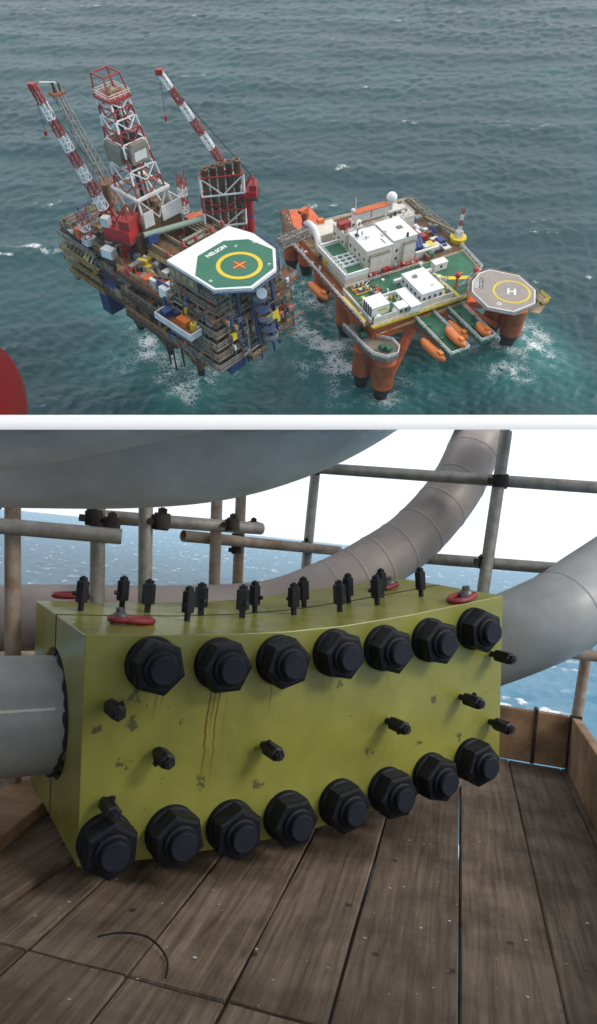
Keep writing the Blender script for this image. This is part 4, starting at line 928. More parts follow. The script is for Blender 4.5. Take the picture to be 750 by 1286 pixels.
addm('hoistred', (.27, .018, .022), .42, scale=20, col2=(.16, .014, .016))
addm('rubber', (.012, .011, .011), .8, scale=30, bump=.3)
addm('cloth', (.42, .41, .40), .9, scale=14, col2=(.25, .24, .24), bump=.4)
addm('flake', (.62, .61, .60), .8)
addm('dividerwhite', (.86, .86, .86), .6, var=.02)
addm('light_screen', (.13, .135, .14), .6, scale=2)
addm('heli_red', (.12, .003, .003), .5, scale=4, var=.1, spec=.12)

def cut_above(ob, row):
    """trim a mesh where it meets the underside of the added divider"""
    n_ = (L(0, row, 1) - L(0, row, 0)).cross(L(750, row, 1)).normalized()
    if n_.z < 0: n_ = -n_
    Mi = ob.matrix_world.inverted(); bm = bmesh.new(); bm.from_mesh(ob.data)
    r = bmesh.ops.bisect_plane(bm, geom=bm.verts[:]+bm.edges[:]+bm.faces[:], plane_co=Mi @ Vector((0, 0, 0)), plane_no=n_, clear_outer=True)
    bmesh.ops.holes_fill(bm, edges=[e for e in bm.edges if e.is_boundary]); bm.to_mesh(ob.data); bm.free()

# ---- added white divider between the two views, sloped and slatted for the light
rf = thing('view_divider', 'thin white slatted divider added edge-on between the scaffold bay and the open sea', 'roof', ID, tuple(L(375, 530, .8)))
def wedge(z0, z1, z1t, x0, x1, row0=539.5, row1=521.0):
    vs = [L(x0, row0, z0), L(x1, row0, z0), L(x1, row1, z1t), L(x0, row1, z1t), L(x0, row0, z1), L(x1, row0, z1), L(x1, row1, z1), L(x0, row1, z1)]
    return MB().add(vs, [(0, 1, 2, 3), (5, 4, 7, 6), (1, 5, 6, 2), (4, 0, 3, 7), (3, 2, 6, 7), (4, 5, 1, 0)])
wedge(.80, 1.56, 1.52, -90, 840).build('fascia', 'dividerwhite', rf)
for k in range(6):
    z_ = 1.9 + k*.34; wedge(z_, z_+.19, z_+.002, -60, 810, 537.5, 523).build('divider_slat', 'dividerwhite', rf)
for x0, x1 in ((-60, -45), (795, 810)): wedge(1.562, 3.8, 1.57, x0, x1, 536, 525).build('side_rail', 'dividerwhite', rf)

# ---- clamp frame: c = depth direction (level), front plane through the near top-left corner
az = rad(-30.5)
fwd = (CW.to_3x3() @ Vector((0, 0, -1))); fwd.z = 0; fwd.normalize(); rgt = fwd.cross(Vector((0, 0, 1)))
cdir = (fwd*math.cos(az) + rgt*math.sin(az)).normalized()
TL = L(107, 797, 1.69)
def front(px, py): return on_plane(px, py, TL, cdir)
adir = Vector((0, 0, 1)).cross(cdir); adir = adir if adir.dot(rgt) > 0 else -adir
CD = .60
top_px = [(107, 797), (200, 797.5), (286, 796.5), (360, 793), (430, 786), (510, 773), (632, 748)]
bot_px = [(97, 1090), (195, 1078.5), (290, 1064), (365, 1049), (428, 1032), (515, 1002), (627, 960)]
topF = [front(*p) for p in top_px]; botF = [front(*p) for p in bot_px]
clp = thing('pipe_clamp', 'heavy curved lime green split clamp block bolted round the pipe', 'pipe clamp', ID, tuple(botF[0]))
def clamp_mat():
    m = bpy.data.materials.new('clamp_paint'); m.use_nodes = True; N, K = m.node_tree.nodes, m.node_tree.links; b = N['Principled BSDF']
    tc = N.new('ShaderNodeTexCoord'); g = N.new('ShaderNodeNewGeometry')
    base = botF[0]
    def dot(v):
        d = N.new('ShaderNodeVectorMath'); d.operation = 'DOT_PRODUCT'; K.new(tc.outputs['Object'], d.inputs[0]); d.inputs[1].default_value = v; return d.outputs['Value']
    def math_(op, a, b_=None, c=None):
        n = N.new('ShaderNodeMath'); n.operation = op
        for i, q in enumerate((a, b_, c)):
            if q is None: continue
            if isinstance(q, (int, float)): n.inputs[i].default_value = q
            else: K.new(q, n.inputs[i])
        return n.outputs[0]
    S = dot(tuple(adir)); Tt = dot((0, 0, 1)); D = dot(tuple(cdir))
    n1 = N.new('ShaderNodeTexNoise'); n1.inputs['Scale'].default_value = 4; n1.inputs['Detail'].default_value = 6; n1.inputs['Roughness'].default_value = .65; K.new(tc.outputs['Object'], n1.inputs['Vector'])
    r = N.new('ShaderNodeValToRGB'); K.new(n1.outputs['Fac'], r.inputs[0]); e = r.color_ramp.elements
    e[0].position = .28; e[0].color = (.165, .168, .036, 1); e[1].position = .7; e[1].color = (.275, .278, .058, 1)
    # rust runs under the bolts
    wob = N.new('ShaderNodeTexNoise'); wob.noise_dimensions = '1D'; wob.inputs['Scale'].default_value = 14; wob.inputs['Detail'].default_value = 4; K.new(Tt, wob.inputs['W'])
    wobv = math_('MULTIPLY', math_('SUBTRACT', wob.outputs['Fac'], .5), .022)
    tot = None
    for px, y_0, y_1, wd_, k in ((264, 868, 1010, .0035, .9), (275, 868, 1000, .003, .8), (270, 862, 930, .004, .6), (196, 868, 905, .004, .55), (203, 866, 890, .003, .5), (341, 855, 905, .003, .55), (406, 850, 880, .003, .3), (285, 870, 960, .002, .35), (488, 842, 870, .003, .35)):
        p0, p1 = front(px, y_0) - base, front(px, y_1) - base; s0 = p0.dot(adir)
        dd = math_('ABSOLUTE', math_('SUBTRACT', math_('ADD', S, wobv), s0))
        mr = N.new('ShaderNodeMapRange'); K.new(dd, mr.inputs[0]); mr.inputs[1].default_value = wd_*.3; mr.inputs[2].default_value = wd_*1.3; mr.inputs[3].default_value = k; mr.inputs[4].default_value = 0
        m3 = N.new('ShaderNodeMapRange'); K.new(Tt, m3.inputs[0]); m3.inputs[1].default_value = p1.z; m3.inputs[2].default_value = p1.z + .6*(p0.z-p1.z)
        m4 = math_('MULTIPLY', mr.outputs[0], m3.outputs[0]); m5 = math_('MULTIPLY', m4, math_('LESS_THAN', Tt, p0.z + .03))
        tot = m5 if tot is None else math_('MAXIMUM', tot, m5)
    tot = math_('MULTIPLY', tot, math_('LESS_THAN', D, .03))
    x = N.new('ShaderNodeMix'); x.data_type = 'RGBA'; K.new(tot, x.inputs[0]); K.new(r.outputs[0], x.inputs[6]); x.inputs[7].default_value = (.11, .045, .012, 1)
    # scuffs
    n2 = N.new('ShaderNodeTexNoise'); n2.inputs['Scale'].default_value = 26; n2.inputs['Detail'].default_value = 7; n2.inputs['Roughness'].default_value = .7; K.new(tc.outputs['Object'], n2.inputs['Vector'])
    sc = None
    for px, py, rr in ((172, 868, .05), (182, 890, .035), (400, 965, .03), (470, 945, .045), (525, 930, .035), (425, 862, .03), (120, 918, .02), (575, 925, .03), (610, 870, .03), (352, 905, .02), (165, 905, .045), (250, 985, .04), (320, 985, .03), (545, 880, .03), (440, 900, .02), (230, 905, .02), (150, 960, .03)):
        p = front(px, py) - base
        vd = N.new('ShaderNodeVectorMath'); vd.operation = 'DISTANCE'; K.new(tc.outputs['Object'], vd.inputs[0]); vd.inputs[1].default_value = tuple(p)
        mr = N.new('ShaderNodeMapRange'); K.new(vd.outputs['Value'], mr.inputs[0]); mr.inputs[1].default_value = 0; mr.inputs[2].default_value = rr; mr.inputs[3].default_value = .21; mr.inputs[4].default_value = 0
        sc = mr.outputs[0] if sc is None else math_('MAXIMUM', sc, mr.outputs[0])
    sm = N.new('ShaderNodeMapRange'); K.new(math_('ADD', n2.outputs['Fac'], sc), sm.inputs[0]); sm.inputs[1].default_value = .655; sm.inputs[2].default_value = .70; sm.inputs[4].default_value = .8
    y = N.new('ShaderNodeMix'); y.data_type = 'RGBA'; K.new(sm.outputs[0], y.inputs[0]); K.new(x.outputs[2], y.inputs[6]); y.inputs[7].default_value = (.045, .05, .03, 1)
    K.new(y.outputs[2], b.inputs['Base Color']); b.inputs['Roughness'].default_value = .27
    bp = N.new('ShaderNodeBump'); bp.inputs['Strength'].default_value = .25; bp.inputs['Distance'].default_value = .002; K.new(n2.outputs['Fac'], bp.inputs['Height']); K.new(bp.outputs[0], b.inputs['Normal'])
    return m
M['clamp'] = clamp_mat()
def banana(d0, d1):
    mb = MB(); n = len(topF)
    for d in (d0, d1):
        mb.v += [tuple(p + cdir*d) for p in botF] + [tuple(p + cdir*d) for p in topF]
    F0, F1 = 0, 2*n; fs = []
    for i in range(n-1):
        fs += [(F0+i, F0+i+1, F0+n+i+1, F0+n+i), (F1+i+1, F1+i, F1+n+i, F1+n+i+1), (F0+n+i, F0+n+i+1, F1+n+i+1, F1+n+i), (F0+i+1, F0+i, F1+i, F1+i+1)]
    fs += [(F0, F0+n, F1+n, F1), (F0+2*n-1, F0+n-1, F1+n-1, F1+2*n-1)]
    mb.f += fs; mb.smooth += [False]*len(fs); return mb
SPLIT = .315
halfA = banana(0, SPLIT-.004).build('front_half', 'clamp', clp); halfB = banana(SPLIT+.004, CD).build('back_half', 'clamp', clp)
gk = banana(SPLIT-.0036, SPLIT+.0036).build('split_fill', 'rubber', clp); gk.location = Vector((0, 0, .0008)) - adir*.0008  # added dark filler, so the split gap shows as a shaded line
# pipe through the clamp
endC = (topF[0]+botF[0])/2 + cdir*SPLIT + Vector((0, 0, .005))
endR = (topF[-1]+botF[-1])/2 + cdir*SPLIT
PR = .157
dl = -(topF[1]-topF[0] + botF[1]-botF[0]).normalized()
dl = Vector((-adir.x, -adir.y, .0)).normalized()
dl.z = -.03
dg = None
cutter = MB().tube(endC + dl*.3, endC - dl*.12, PR+.005, n=48).build('cutter', 'rubber', None, (0, 0, 0))
cutter2 = MB().tube(endC + dl*.3, endC - dl*.02, PR+.15, PR+.010, n=48).build('cutter', 'rubber', None, (0, 0, 0))
for h_ in (halfA, halfB):
    for ct in (cutter, cutter2):
        md = h_.modifiers.new('b', 'BOOLEAN'); md.object = ct; md.operation = 'DIFFERENCE'; md.solver = 'EXACT'
    bv = h_.modifiers.new('v', 'BEVEL'); bv.width = .003; bv.segments = 2; bv.limit_method = 'ANGLE'; bv.angle_limit = rad(50)
dg = bpy.context.evaluated_depsgraph_get(); dg.update()
for h_ in (halfA, halfB):
    me = bpy.data.meshes.new_from_object(h_.evaluated_get(dg)); h_.modifiers.clear(); h_.data = me
    me.materials.clear(); me.materials.append(M['clamp'])
bpy.data.objects.remove(cutter); bpy.data.objects.remove(cutter2)

# ---- the clamped pipe, left stub and right-hand bend
pc = [L(930, 575, 3.3), L(865, 645, 3.1), L(800, 699, 2.92), L(742, 741, 2.76), L(688, 778, 2.62)]
pm = MB().path([endC + dl*1.1, endC + dl*.5, endC, (topF[2]+botF[2])/2 + cdir*SPLIT, (topF[4]+botF[4])/2 + cdir*SPLIT, endR] + pc[::-1] + [L(985, 490, 3.5)], PR, 40, 8)
pipe = thing('clamped_pipe', 'pale grey pipe running through the green clamp and bending up to the right', 'pipe', ID, tuple(endC))
po = pm.build('pipe_wall', 'pipepaint', pipe)
for k in (50, 63):
    if k+1 < len(pm.center):
        c_, d_ = pm.center[k], (pm.center[k+1]-pm.center[k]).normalized()
        MB().lathe([(PR-.001, -.009), (PR+.0025, -.004), (PR+.0028, .003), (PR-.001, .009)], 40, Matrix.Translation(c_) @ d_.to_track_quat('Z', 'Y').to_matrix().to_4x4()).build('weld_seam', 'pipepaint', pipe)
nv_ = (-endC).normalized(); nv_ = (nv_ - dl*nv_.dot(dl)).normalized(); upv = dl.cross(nv_); upv = upv if upv.z > 0 else -upv
sd_ = (nv_*math.cos(rad(4)) + upv*math.sin(rad(4)))
MB().bar(endC + dl*.03 + sd_*(PR-.001), endC + dl*1.0 + sd_*(PR-.001), .006).build('weld_seam', 'offwhite', pipe)
mb = MB(); pts = []
for k in range(49):
    a = 2*math.pi*k/48; rr = PR + .004 + rnd(-.002, .002)
    pts.append(endC + dl*(.002 + rnd(-.004, .006)) + nv_*rr*math.cos(a) + upv*rr*math.sin(a))
mb.path(pts, .006, 8, 2, radii=lambda t: .006 + .002*math.sin(40*t) + .0015*math.sin(97*t)).build('seal', 'rubber', clp)

# ---- bolts (shared meshes; axis +z points out of the front face)
Rb = Matrix(((adir.x, 0, -cdir.x), (adir.y, 0, -cdir.y), (adir.z, 1, -cdir.z)))
if Rb.determinant() < 0: Rb.col[0] = -Rb.col[0]
B0 = Vector(clp['_b'])
stud_me = MB().lathe([(.0345, 0)] + [(r_, .070+.0025*k) for k in range(10) for r_ in ((.0355,) if k % 2 else (.0335,))] + [(.0345, .096), (.0315, .0995)], 28).mesh('stud_bolt', 'studend')
wash_me = MB().lathe([(.068, 0), (.068, .016), (.064, .019), (.046, .019)], 36).mesh('washer', 'bolt')
nutm = MB().lathe([(.0675, .019), (.0695, .022), (.0695, .061), (.0665, .068), (.057, .0705), (.04, .0706)], 6, sm=False); nut_me = nutm.mesh('nut', 'bolt')
col_me = MB().lathe([(.045, .0706), (.045, .078), (.042, .081), (.036, .081)], 28).mesh('nut_collar', 'bolt')
topb = [(190, 833), (274, 833), (349, 828), (418, 819), (480, 813), (538, 803), (593, 789)]
botb = [(131, 1055), (214, 1044), (288, 1036), (358, 1023), (425, 1007), (485, 991), (539, 972), (590, 953)]
for px, py in topb + botb:
    p = front(px, py) + cdir*.0005
    sb = bpy.data.objects.new('stud_bolt', stud_me); COL.objects.link(sb); sb.parent = clp
    sb.matrix_local = Matrix.Translation(p - B0) @ Rb.to_4x4() @ Matrix.Rotation(rnd(0, 1), 4, 'Z')
    for nm, me in (('washer', wash_me), ('nut', nut_me), ('nut_collar', col_me)):
        o = bpy.data.objects.new(nm, me); COL.objects.link(o); o.parent = sb
# ---- injection fittings on the front
fm = MB().lathe([(.0075, 0), (.0075, .018), (.0155, .020), (.0155, .066), (.0105, .069), (.0105, .076)], 6, sm=False)
fit_me = fm.mesh('injection_fitting', 'fitting'); nub_me = MB().tube((0, 0, .036), (.021, 0, .038), .0055, n=6).mesh('valve_stem', 'fitting'); tip_me = MB().lathe([(.0045, .07), (.0045, .079)], 10).mesh('nozzle', 'rubber')
def fit(p, R, sc_, spin):
    o = bpy.data.objects.new('injection_fitting', fit_me); COL.objects.link(o); o.parent = clp
    o.matrix_local = Matrix.Translation(p - B0) @ R.to_4x4() @ Matrix.Rotation(spin, 4, 'Z') @ Matrix.Scale(sc_, 4)
    for nm, me in (('valve_stem', nub_me), ('nozzle', tip_me)):
        q = bpy.data.objects.new(nm, me); COL.objects.link(q); q.parent = o
for px, py, sp in ((136, 884, .6), (196, 943, -2.4), (330, 935, 2.0), (486, 905, -1.2), (578, 875, 1.0), (617, 821, 0), (615, 906, 2.4), (130, 1005, 1.3)):
    fit(front(px, py), Rb, 1.3, sp)
def on_top(px, py):
    d = L(px, py, 1.0)
    for i in range(len(topF)-1):
        e_ = topF[i+1]-topF[i]; n_ = e_.cross(cdir).normalized(); n_ = n_ if n_.z > 0 else -n_
        p = d*(topF[i].dot(n_)/d.dot(n_)); s_ = (p-topF[i]).dot(e_)/e_.length_squared; dd = (p-topF[i]).dot(cdir)
        eh = adir.dot(p - topF[i])/adir.dot(e_)
        if -.02 <= eh <= 1.02: return p, n_, e_.normalized()
    i = 0; e_ = topF[1]-topF[0]; n_ = e_.cross(cdir).normalized(); n_ = n_ if n_.z > 0 else -n_
    return d*(topF[0].dot(n_)/d.dot(n_)), n_, e_.normalized()
for px, py in ((101, 767), (153, 764), (185, 769), (235, 780), (252, 773), (304, 776), (320, 769), (369, 772), (382, 762), (427, 768), (438, 757), (474, 760), (480, 750), (529, 749)):
    p, n_, e_ = on_top(px, py); y_ = n_.cross(e_)
    fit(p, Matrix((e_, y_, n_)).transposed(), 1.28, rnd(0, 6))
# ---- red swivel hoist rings
def hoist(px, py, ang, sc_=1.0):
    p, n_, e_ = on_top(px, py); y_ = n_.cross(e_); R = Matrix((e_, y_, n_)).transposed().to_4x4()
    T = Matrix.Translation(p - B0) @ R @ Matrix.Rotation(rad(ang), 4, 'Z') @ Matrix.Scale(sc_, 4)
    b_ = MB().lathe([(.030, .0005), (.030, .006), (.022, .008), (.022, .028), (.018, .032)], 24).lathe([(.014, .032), (.014, .046), (.011, .048)], 6, sm=False)
    o = b_.build('hoist_swivel', 'hoistgrey', clp, (0, 0, 0)); o.matrix_local = T
    lp = [(.012, -.030, .014), (.045, -.036, .012), (.085, -.026, .010), (.102, 0, .010), (.085, .026, .010), (.045, .036, .012), (.012, .030, .014)]
    q = MB().path(lp, .0105, 10, 5).build('link', 'hoistred', o, (0, 0, 0))
    MB().path([(.012, -.030, .014), (-.018, -.028, .014), (-.030, 0, .014), (-.018, .028, .014), (.012, .030, .014)], .0095, 10, 4).build('yoke', 'hoistred', o, (0, 0, 0))
hoist(150, 783, 0, .88); hoist(104, 752, 178, .9); hoist(586, 752, 200, .9); hoist(490, 738, 190, .85)

# ---- other pipes
bp1 = MB().path([L(x, y, z) for x, y, z in ((-160, 500, 1.46), (0, 501, 1.46), (150, 502, 1.46), (255, 494, 1.46), (335, 473, 1.47), (400, 443, 1.48), (455, 405, 1.5), (500, 350, 1.52))], .222, 48, 8)
ob = one(bp1, 'overhead_pipe', 'pipepale', 'wide pale grey pipe bend hanging low across the upper left', 'pipe'); cut_above(ob, 538.5)
bp2 = MB().path([L(x, y, z) for x, y, z in ((-120, 498, 1.02), (0, 484, 1.02), (120, 463, 1.02), (250, 432, 1.03), (380, 380, 1.05))], .119, 40, 8)
ob = one(bp2, 'overhead_pipe', 'pipepale', 'nearest grey pipe showing only a sliver in the upper left corner', 'pipe'); cut_above(ob, 538.5)
rp_pts = [L(x, y, z) for x, y, z in ((622, 505, 3.45), (603, 546, 3.36), (572, 613, 3.2), (522, 672, 3.05), (468, 710, 2.95), (408, 742, 2.86), (330, 768, 2.78), (200, 775, 2.68), (60, 775, 2.58), (-80, 778, 2.5))]
rp = thing('banded_pipe', 'brown banded pipe sweeping down from upper right and passing behind the clamp', 'pipe', ID, tuple(rp_pts[4]))
pmb = MB().path(rp_pts, .118, 36, 10); ctr = pmb.center
ob = pmb.build('pipe_wall', 'wrap', rp); bpy.context.view_layer.update(); cut_above(ob, 538.5)
for k in range(9, 50, 5):
    c, d = ctr[k], (ctr[k+1]-ctr[k]).normalized()
    if L(375, 545, 1).cross(L(376, 545, 1)).dot(c) == 0: pass
    q_ = d.to_track_quat('Z', 'Y').to_matrix().to_4x4()
    if k > 11: MB().lathe([(.118, -.007), (.1198, -.004), (.1198, .004), (.118, .007)], 36, Matrix.Translation(c) @ q_).build('band', 'wrap', rp)

# ---- scaffold
scf = thing('scaffold', 'galvanised scaffold tubes clamped together behind the green block', 'scaffold', ID, tuple(L(375, 900, 2.8)))
def stube(x0, y0, x1, y1, z0, z1, m='galv', r=.02415, ext0=0, ext1=0):
    a, b = L(x0, y0, z0), L(x1, y1, z1); d = (b-a).normalized(); a = a - d*ext0; b = b + d*ext1
    o = MB().tube(a, b, r, n=20, caps=False).tube(a, b, r*.86, n=20, caps=False)
    q_ = (b-a).to_track_quat('Z', 'Y').to_matrix().to_4x4()
    for e_, sg in ((a, 1), (b, -1)):
        T = Matrix.Translation(e_) @ q_; vs = [T @ Vector((rr*math.cos(2*math.pi*k/20), rr*math.sin(2*math.pi*k/20), 0)) for rr in (r*.86, r) for k in range(20)]
        o.add(vs, [(k, (k+1) % 20, 20+(k+1) % 20, 20+k) for k in range(20)])
    return o.build('scaffold_tube', m, scf)
stube(16, 541, 16, 860, 2.2, 2.2, 'galvrust', ext1=.6)
stube(124, 541, 122, 760, 2.32, 2.32, 'galv', ext1=.6)
stube(184, 541, 182, 770, 2.42, 2.42, 'galv', ext1=.6)
stube(275, 541, 269, 740, 3.0, 3.0, 'galvrust', ext1=.9)
stube(306, 541, 298, 740, 3.25, 3.25, 'galvrust', ext1=.9)
stube(397, 585, 383, 725, 3.55, 3.5, 'galv', ext1=.9)
stube(636, 541, 606, 748, 2.82, 2.82, 'galv', ext1=.9)
stube(740, 800, 724, 905, 3.25, 3.25, 'galvrust', ext0=.3, ext1=.1)
stube(-40, 657, 153, 674, 2.12, 2.22, 'galv')
stube(128, 649, 328, 664, 2.45, 2.9, 'galv')
stube(230, 673, 426, 692, 2.95, 3.6, 'galvrust')
stube(402, 588, 760, 613, 3.1, 2.8, 'galv')
stube(518, 700, 700, 714, 3.05, 2.9, 'galv')
stube(700, 818, 770, 827, 3.1, 3.1, 'galvrust')
def coupler(px, py, Z, dA, dB, s_=1.0):
    p = L(px, py, Z); o = MB(); q0 = None
    for d, off in ((dA, -.028), (dB, .028)):
        d = d.normalized(); v = p.normalized()*off
        o.tube(p+v-d*.026*s_, p+v+d*.026*s_, .033*s_, n=14)
        sdv = d.cross(p).normalized()
        o.cbox(p+v+sdv*.036*s_ - Vector((0, 0, .012)), .03*s_, .022*s_, .026*s_); o.tube(p+v+sdv*.04*s_, p+v+sdv*.04*s_ - p.normalized()*.035*s_, .008*s_, n=6)
        o.tube(p+v+sdv*.04*s_-p.normalized()*.03, p+v+sdv*.04*s_-p.normalized()*.046*s_, .014*s_, n=6)
    o.build('coupler', 'coupler', scf)
UP = L(375, 500, 1) - L(375, 600, 1); RT = L(475, 610, 1) - L(375, 600, 1)
for px, py, z, s_ in ((118, 650, 2.28, 1), (140, 660, 2.28, 1), (203, 655, 2.45, 1.1), (292, 659, 2.8, 1), (318, 662, 2.95, .9), (299, 676, 3.2, 1), (384, 687, 3.5, 1), (396, 589, 3.3, 1), (629, 604, 2.84, 1.1), (611, 706, 2.86, 1.1), (128, 672, 2.25, .9), (297, 690, 3.22, .8)):
    coupler(px, py, z, UP, RT, s_*.85)

# ---- plank floor
dp = L(580, 690, 1); dp.z = 0; dp.normalize(); ep = dp.cross(Vector((0, 0, 1)))
flo = lambda px, py, z=FL: on_plane(px, py, Vector((0, 0, z)), Vector((0, 0, 1)))
us = [flo(x, 1275).dot(ep) for x in (-57, 120, 275, 415, 575, 710)]
us = [us[0] - .232*k for k in range(9, 0, -1)] + us + [us[-1] + .226, us[-1] + .452]
floor = bpy.data.objects.new('scaffold_floor', None); COL.objects.link(floor); floor['kind'] = 'structure'; floor.empty_display_size = .1
tj = flo(150, 1223).dot(dp); tb = flo(672, 960).dot(dp)
tj2 = flo(282, 1256).dot(dp)
def plank(u0, u1, t0, t1, dz=0.0):
    mb = MB(); w = u1-u0
    R = Matrix((ep, dp, Vector((0, 0, 1)))).transposed().to_4x4()
    # local: x across, y along, z up, slightly cupped and chamfered
    xs = [-w/2, -w/2+.004, 0, w/2-.004, w/2]; zs = [-.005, 0, -.0015, 0, -.005]
    ns = 6; vs = []; fs = []
    for j in range(ns+1):
        y = t0 + (t1-t0)*j/ns - (t0+t1)/2; ww = rnd(-.002, .002)
        for x, z in zip(xs, zs): vs.append((x+ww, y, z + rnd(-.001, .001)))
        for x in (-w/2, w/2): vs.append((x, y, -.038))
    for j in range(ns):
        a, b = j*7, (j+1)*7
        for k in range(4): fs.append((a+k, a+k+1, b+k+1, b+k))
        fs += [(a+4, a+6, b+6, b+4), (a+6, a+5, b+5, b+6), (a+5, a, b, b+5)]
    e = ns*7; fs += [(0, 5, 6, 4, 3, 2, 1), (e, e+1, e+2, e+3, e+4, e+6, e+5)]
    mb.add(vs, fs); o = mb.build('plank', 'plank', floor, (0, 0, 0))
    o.matrix_local = Matrix.Translation(ep*(u0+u1)/2 + dp*(t0+t1)/2 + Vector((0, 0, FL+dz))) @ R @ Matrix.Rotation(rnd(-.001, .001), 4, 'Y')
gaps = [.004, .005, .004, .0045, .004, .005, .004, .004]
for k in range(len(us)-1):
    g = gaps[k % 8]
    u0, u1 = us[k] + g/2, us[k+1] - g/2
    if k == 12: u1 += .0012
    if k == 13: u0 += .0005; u1 += .0018
    if k == 14: u0 -= .001
    if k <= 12: plank(u0, u1, -1.2, tj-.004, rnd(-.003, .001)); plank(u0, u1, tj+.004, 4.2 if k < 9 else tb, rnd(-.001, .003))
    else: plank(u0, u1, -1.2, tb, rnd(-.002, .002))
# toe boards
Rp = Matrix((ep, dp, Vector((0, 0, 1)))).transposed().to_4x4()
def toe(label, u0, u1, t0, t1, h0, h1):
    o = MB().box(u0, u1, t0, t1, h0, h1, Matrix.Identity(4)); 
    c = ((u0+u1)/2, (t0+t1)/2, h0); ob = o.build('toe_board', 'toe', None, c); ob.matrix_world = Rp @ Matrix.Translation(c)
    md = ob.modifiers.new('b', 'BEVEL'); md.width = .004; md.segments = 2
    return tag(ob, label, 'board', 'toe boards at the edge of the planks')
ub = flo(708, 962).dot(ep)
toe('upright brown board across the far end of the planks, right of the clamp', us[4], ub, tb+.004, tb+.042, FL+.002, FL+.232)
toe('upright brown board along the right edge of the planks', ub+.004, ub+.042, -.8, tb+.042, FL+.002, FL+.235)
st = MB().box(ub-.15, ub-.135, tb-.003, tb+.049, FL+.0, FL+.245).box(ub-.004, ub+.046, tb-.03, tb-.015, FL+.0, FL+.245)
ob = st.build('board_strap', 'coupler', None, (ub, tb, FL)); ob.matrix_world = Rp @ Matrix.Translation((ub, tb, FL)); tag(ob, 'dark straps binding the corner of the two upright boards', 'strap')
# loose boards and cloth at the left
for lb, px, py, w, ln, th, rz, m in (('thick brown offcut board lying on the planks at far left', 14, 1034, .16, .7, .06, 8, 'toe'), ('grey weathered board lying on the planks left of the clamp', 22, 1090, .20, .9, .022, -4, 'plank')):
    c = flo(px, py); mb = MB().box(-w/2, w/2, -ln/2, ln/2, .004, .004+th); o = mb.build('loose_board', m, None, (0, 0, 0))
    o.matrix_world = Matrix.Translation(c) @ Rp @ Matrix.Rotation(rad(rz), 4, 'Z') ; tag(o, lb, 'board'); md = o.modifiers.new('b', 'BEVEL'); md.width = .003
c = flo(30, 1030); cl = MB(); n_, m_ = 22, 14; vs = []; fs = []
for j in range(m_+1):
    for i in range(n_):
        a = 2*math.pi*i/n_; b_ = math.pi/2*j/m_; r_ = 1 + .12*math.sin(3*a+j) + .08*math.sin(7*a-1.3*j) + rnd(-.03, .03)
        vs.append((.17*r_*math.cos(b_)*math.cos(a), .12*r_*math.cos(b_)*math.sin(a), .002 + .11*math.sin(b_)*(1+.1*math.sin(5*a))))
for j in range(m_):
    for i in range(n_): k = (i+1) % n_; fs.append((j*n_+i, j*n_+k, (j+1)*n_+k, (j+1)*n_+i))
cl.add(vs, fs, True); o = cl.build('cloth_bundle', 'cloth', None, (0, 0, 0)); o.matrix_world = Matrix.Translation(c + dp*.25); tag(o, 'crumpled pale grey cloth on the planks behind the left pipe', 'cloth')
wr = MB().path([flo(x, y) + Vector((0, 0, .006 + dz)) for x, y, dz in ((122, 1180, 0), (150, 1181, .01), (180, 1186, .012), (200, 1197, .006), (210, 1212, 0), (208, 1232, 0))], .0022, 6, 5)
one(wr, 'wire', 'rubber', 'thin dark bent wire lying on the planks at lower left', 'wire')
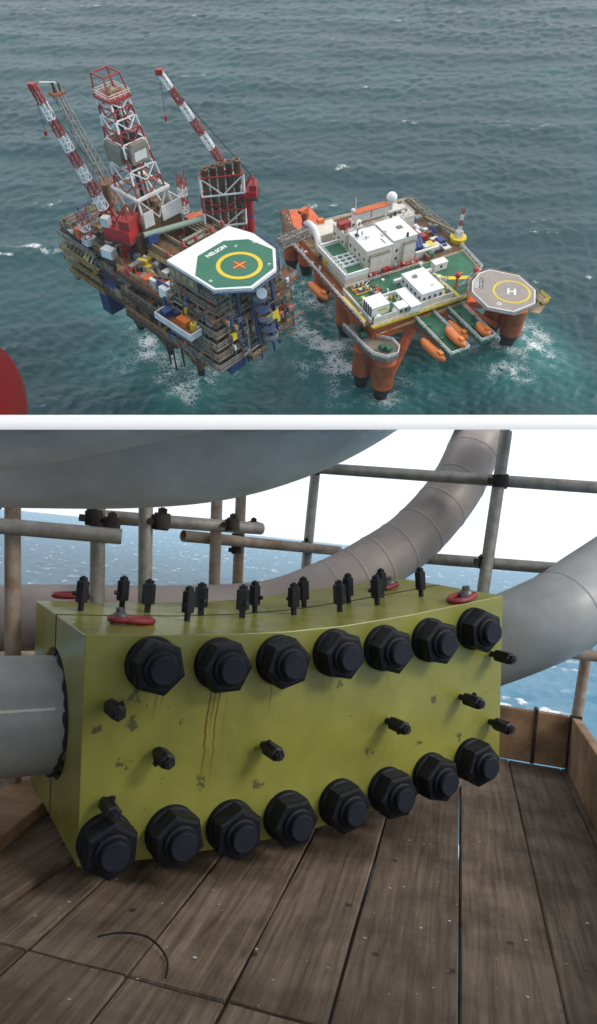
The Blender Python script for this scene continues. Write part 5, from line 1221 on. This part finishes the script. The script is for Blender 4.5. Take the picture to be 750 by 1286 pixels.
# paint flecks
fk = MB()
spots = [(rnd(20, 740), rnd(1010, 1270)) for _ in range(130)] + [(180+rnd(-90, 90), 1095+rnd(-14, 25)) for _ in range(14)] + [(560+rnd(-110, 90), 1015+rnd(-30, 50)) for _ in range(46)] + [(55+rnd(-10, 14), 1098+rnd(-8, 12)) for _ in range(8)]
for x, y in spots:
    c = flo(x, y) + Vector((0, 0, .0032)); r_ = random.choice((.0008, .001, .0012, .0015, .0018, .0025, .005)); n_ = random.randint(4, 6); a0 = rnd(0, 6); ax = rnd(.35, 1)
    P = [c + r_*rnd(.6, 1.2)*(ep*math.cos(a0+2*math.pi*i/n_) + dp*ax*math.sin(a0+2*math.pi*i/n_)) for i in range(n_)]
    fk.add(P + [p + Vector((0, 0, .0004)) for p in P], [tuple(range(n_, 2*n_))] + [(i, (i+1) % n_, n_+(i+1) % n_, n_+i) for i in range(n_)])
o = one(fk, 'paint_flecks', 'flake', 'scattered white paint flecks on the planks', 'flecks'); o['kind'] = 'stuff'
# added unseen plates that block light behind, left of and above the viewer
bk = MB().box(-2.6, 3.2, -1.35, -1.3, FL-.1, -.55); one(bk, 'light_screen', 'light_screen', 'low grey light screen added behind the viewer', 'wall', ID, (0, -1.3, FL))
bk = MB().box(-2.65, -2.6, -1.35, 2.6, FL-.1, 1.9); one(bk, 'light_screen', 'light_screen', 'grey side screen left of the viewer, added to block light', 'wall', ID, (-2.6, 0, FL))
bk = MB().box(-2.7, 3.2, -.8, .46, .702, .76); one(bk, 'overhead_screen', 'light_screen', 'grey plate above the viewer, added to block light', 'deck', ID, (0, -.4, .75))
# red rounded float at the left, standing on the added divider
hp = MB(); c = L(-26, 545, 1.6)
hp.sphere(c, .095, .14, .205, 40, 28); o = one(hp, 'helicopter_float', 'heli_red', 'glossy dark red rounded float cut off by the left edge', 'float', ID, tuple(c))
cut_n = None
# ---- thin sea haze round everything
hz = MB().box(-3500, 3500, -3500, 3500, SZ-2.5, 620).build('haze', 'white', None, (0, 0, 0)); hz['kind'] = 'stuff'
hm = bpy.data.materials.new('haze_air'); hm.use_nodes = True; hn = hm.node_tree.nodes
for n in list(hn): hn.remove(n)
pv = hn.new('ShaderNodeVolumePrincipled'); pv.inputs['Color'].default_value = (.93, .96, 1, 1); pv.inputs['Density'].default_value = .00008; pv.inputs['Anisotropy'].default_value = .2
ho = hn.new('ShaderNodeOutputMaterial'); hm.node_tree.links.new(pv.outputs[0], ho.inputs['Volume']); hz.data.materials.clear(); hz.data.materials.append(hm)
#TAIL
for o in bpy.data.objects:
    if '_b' in o: del o['_b']
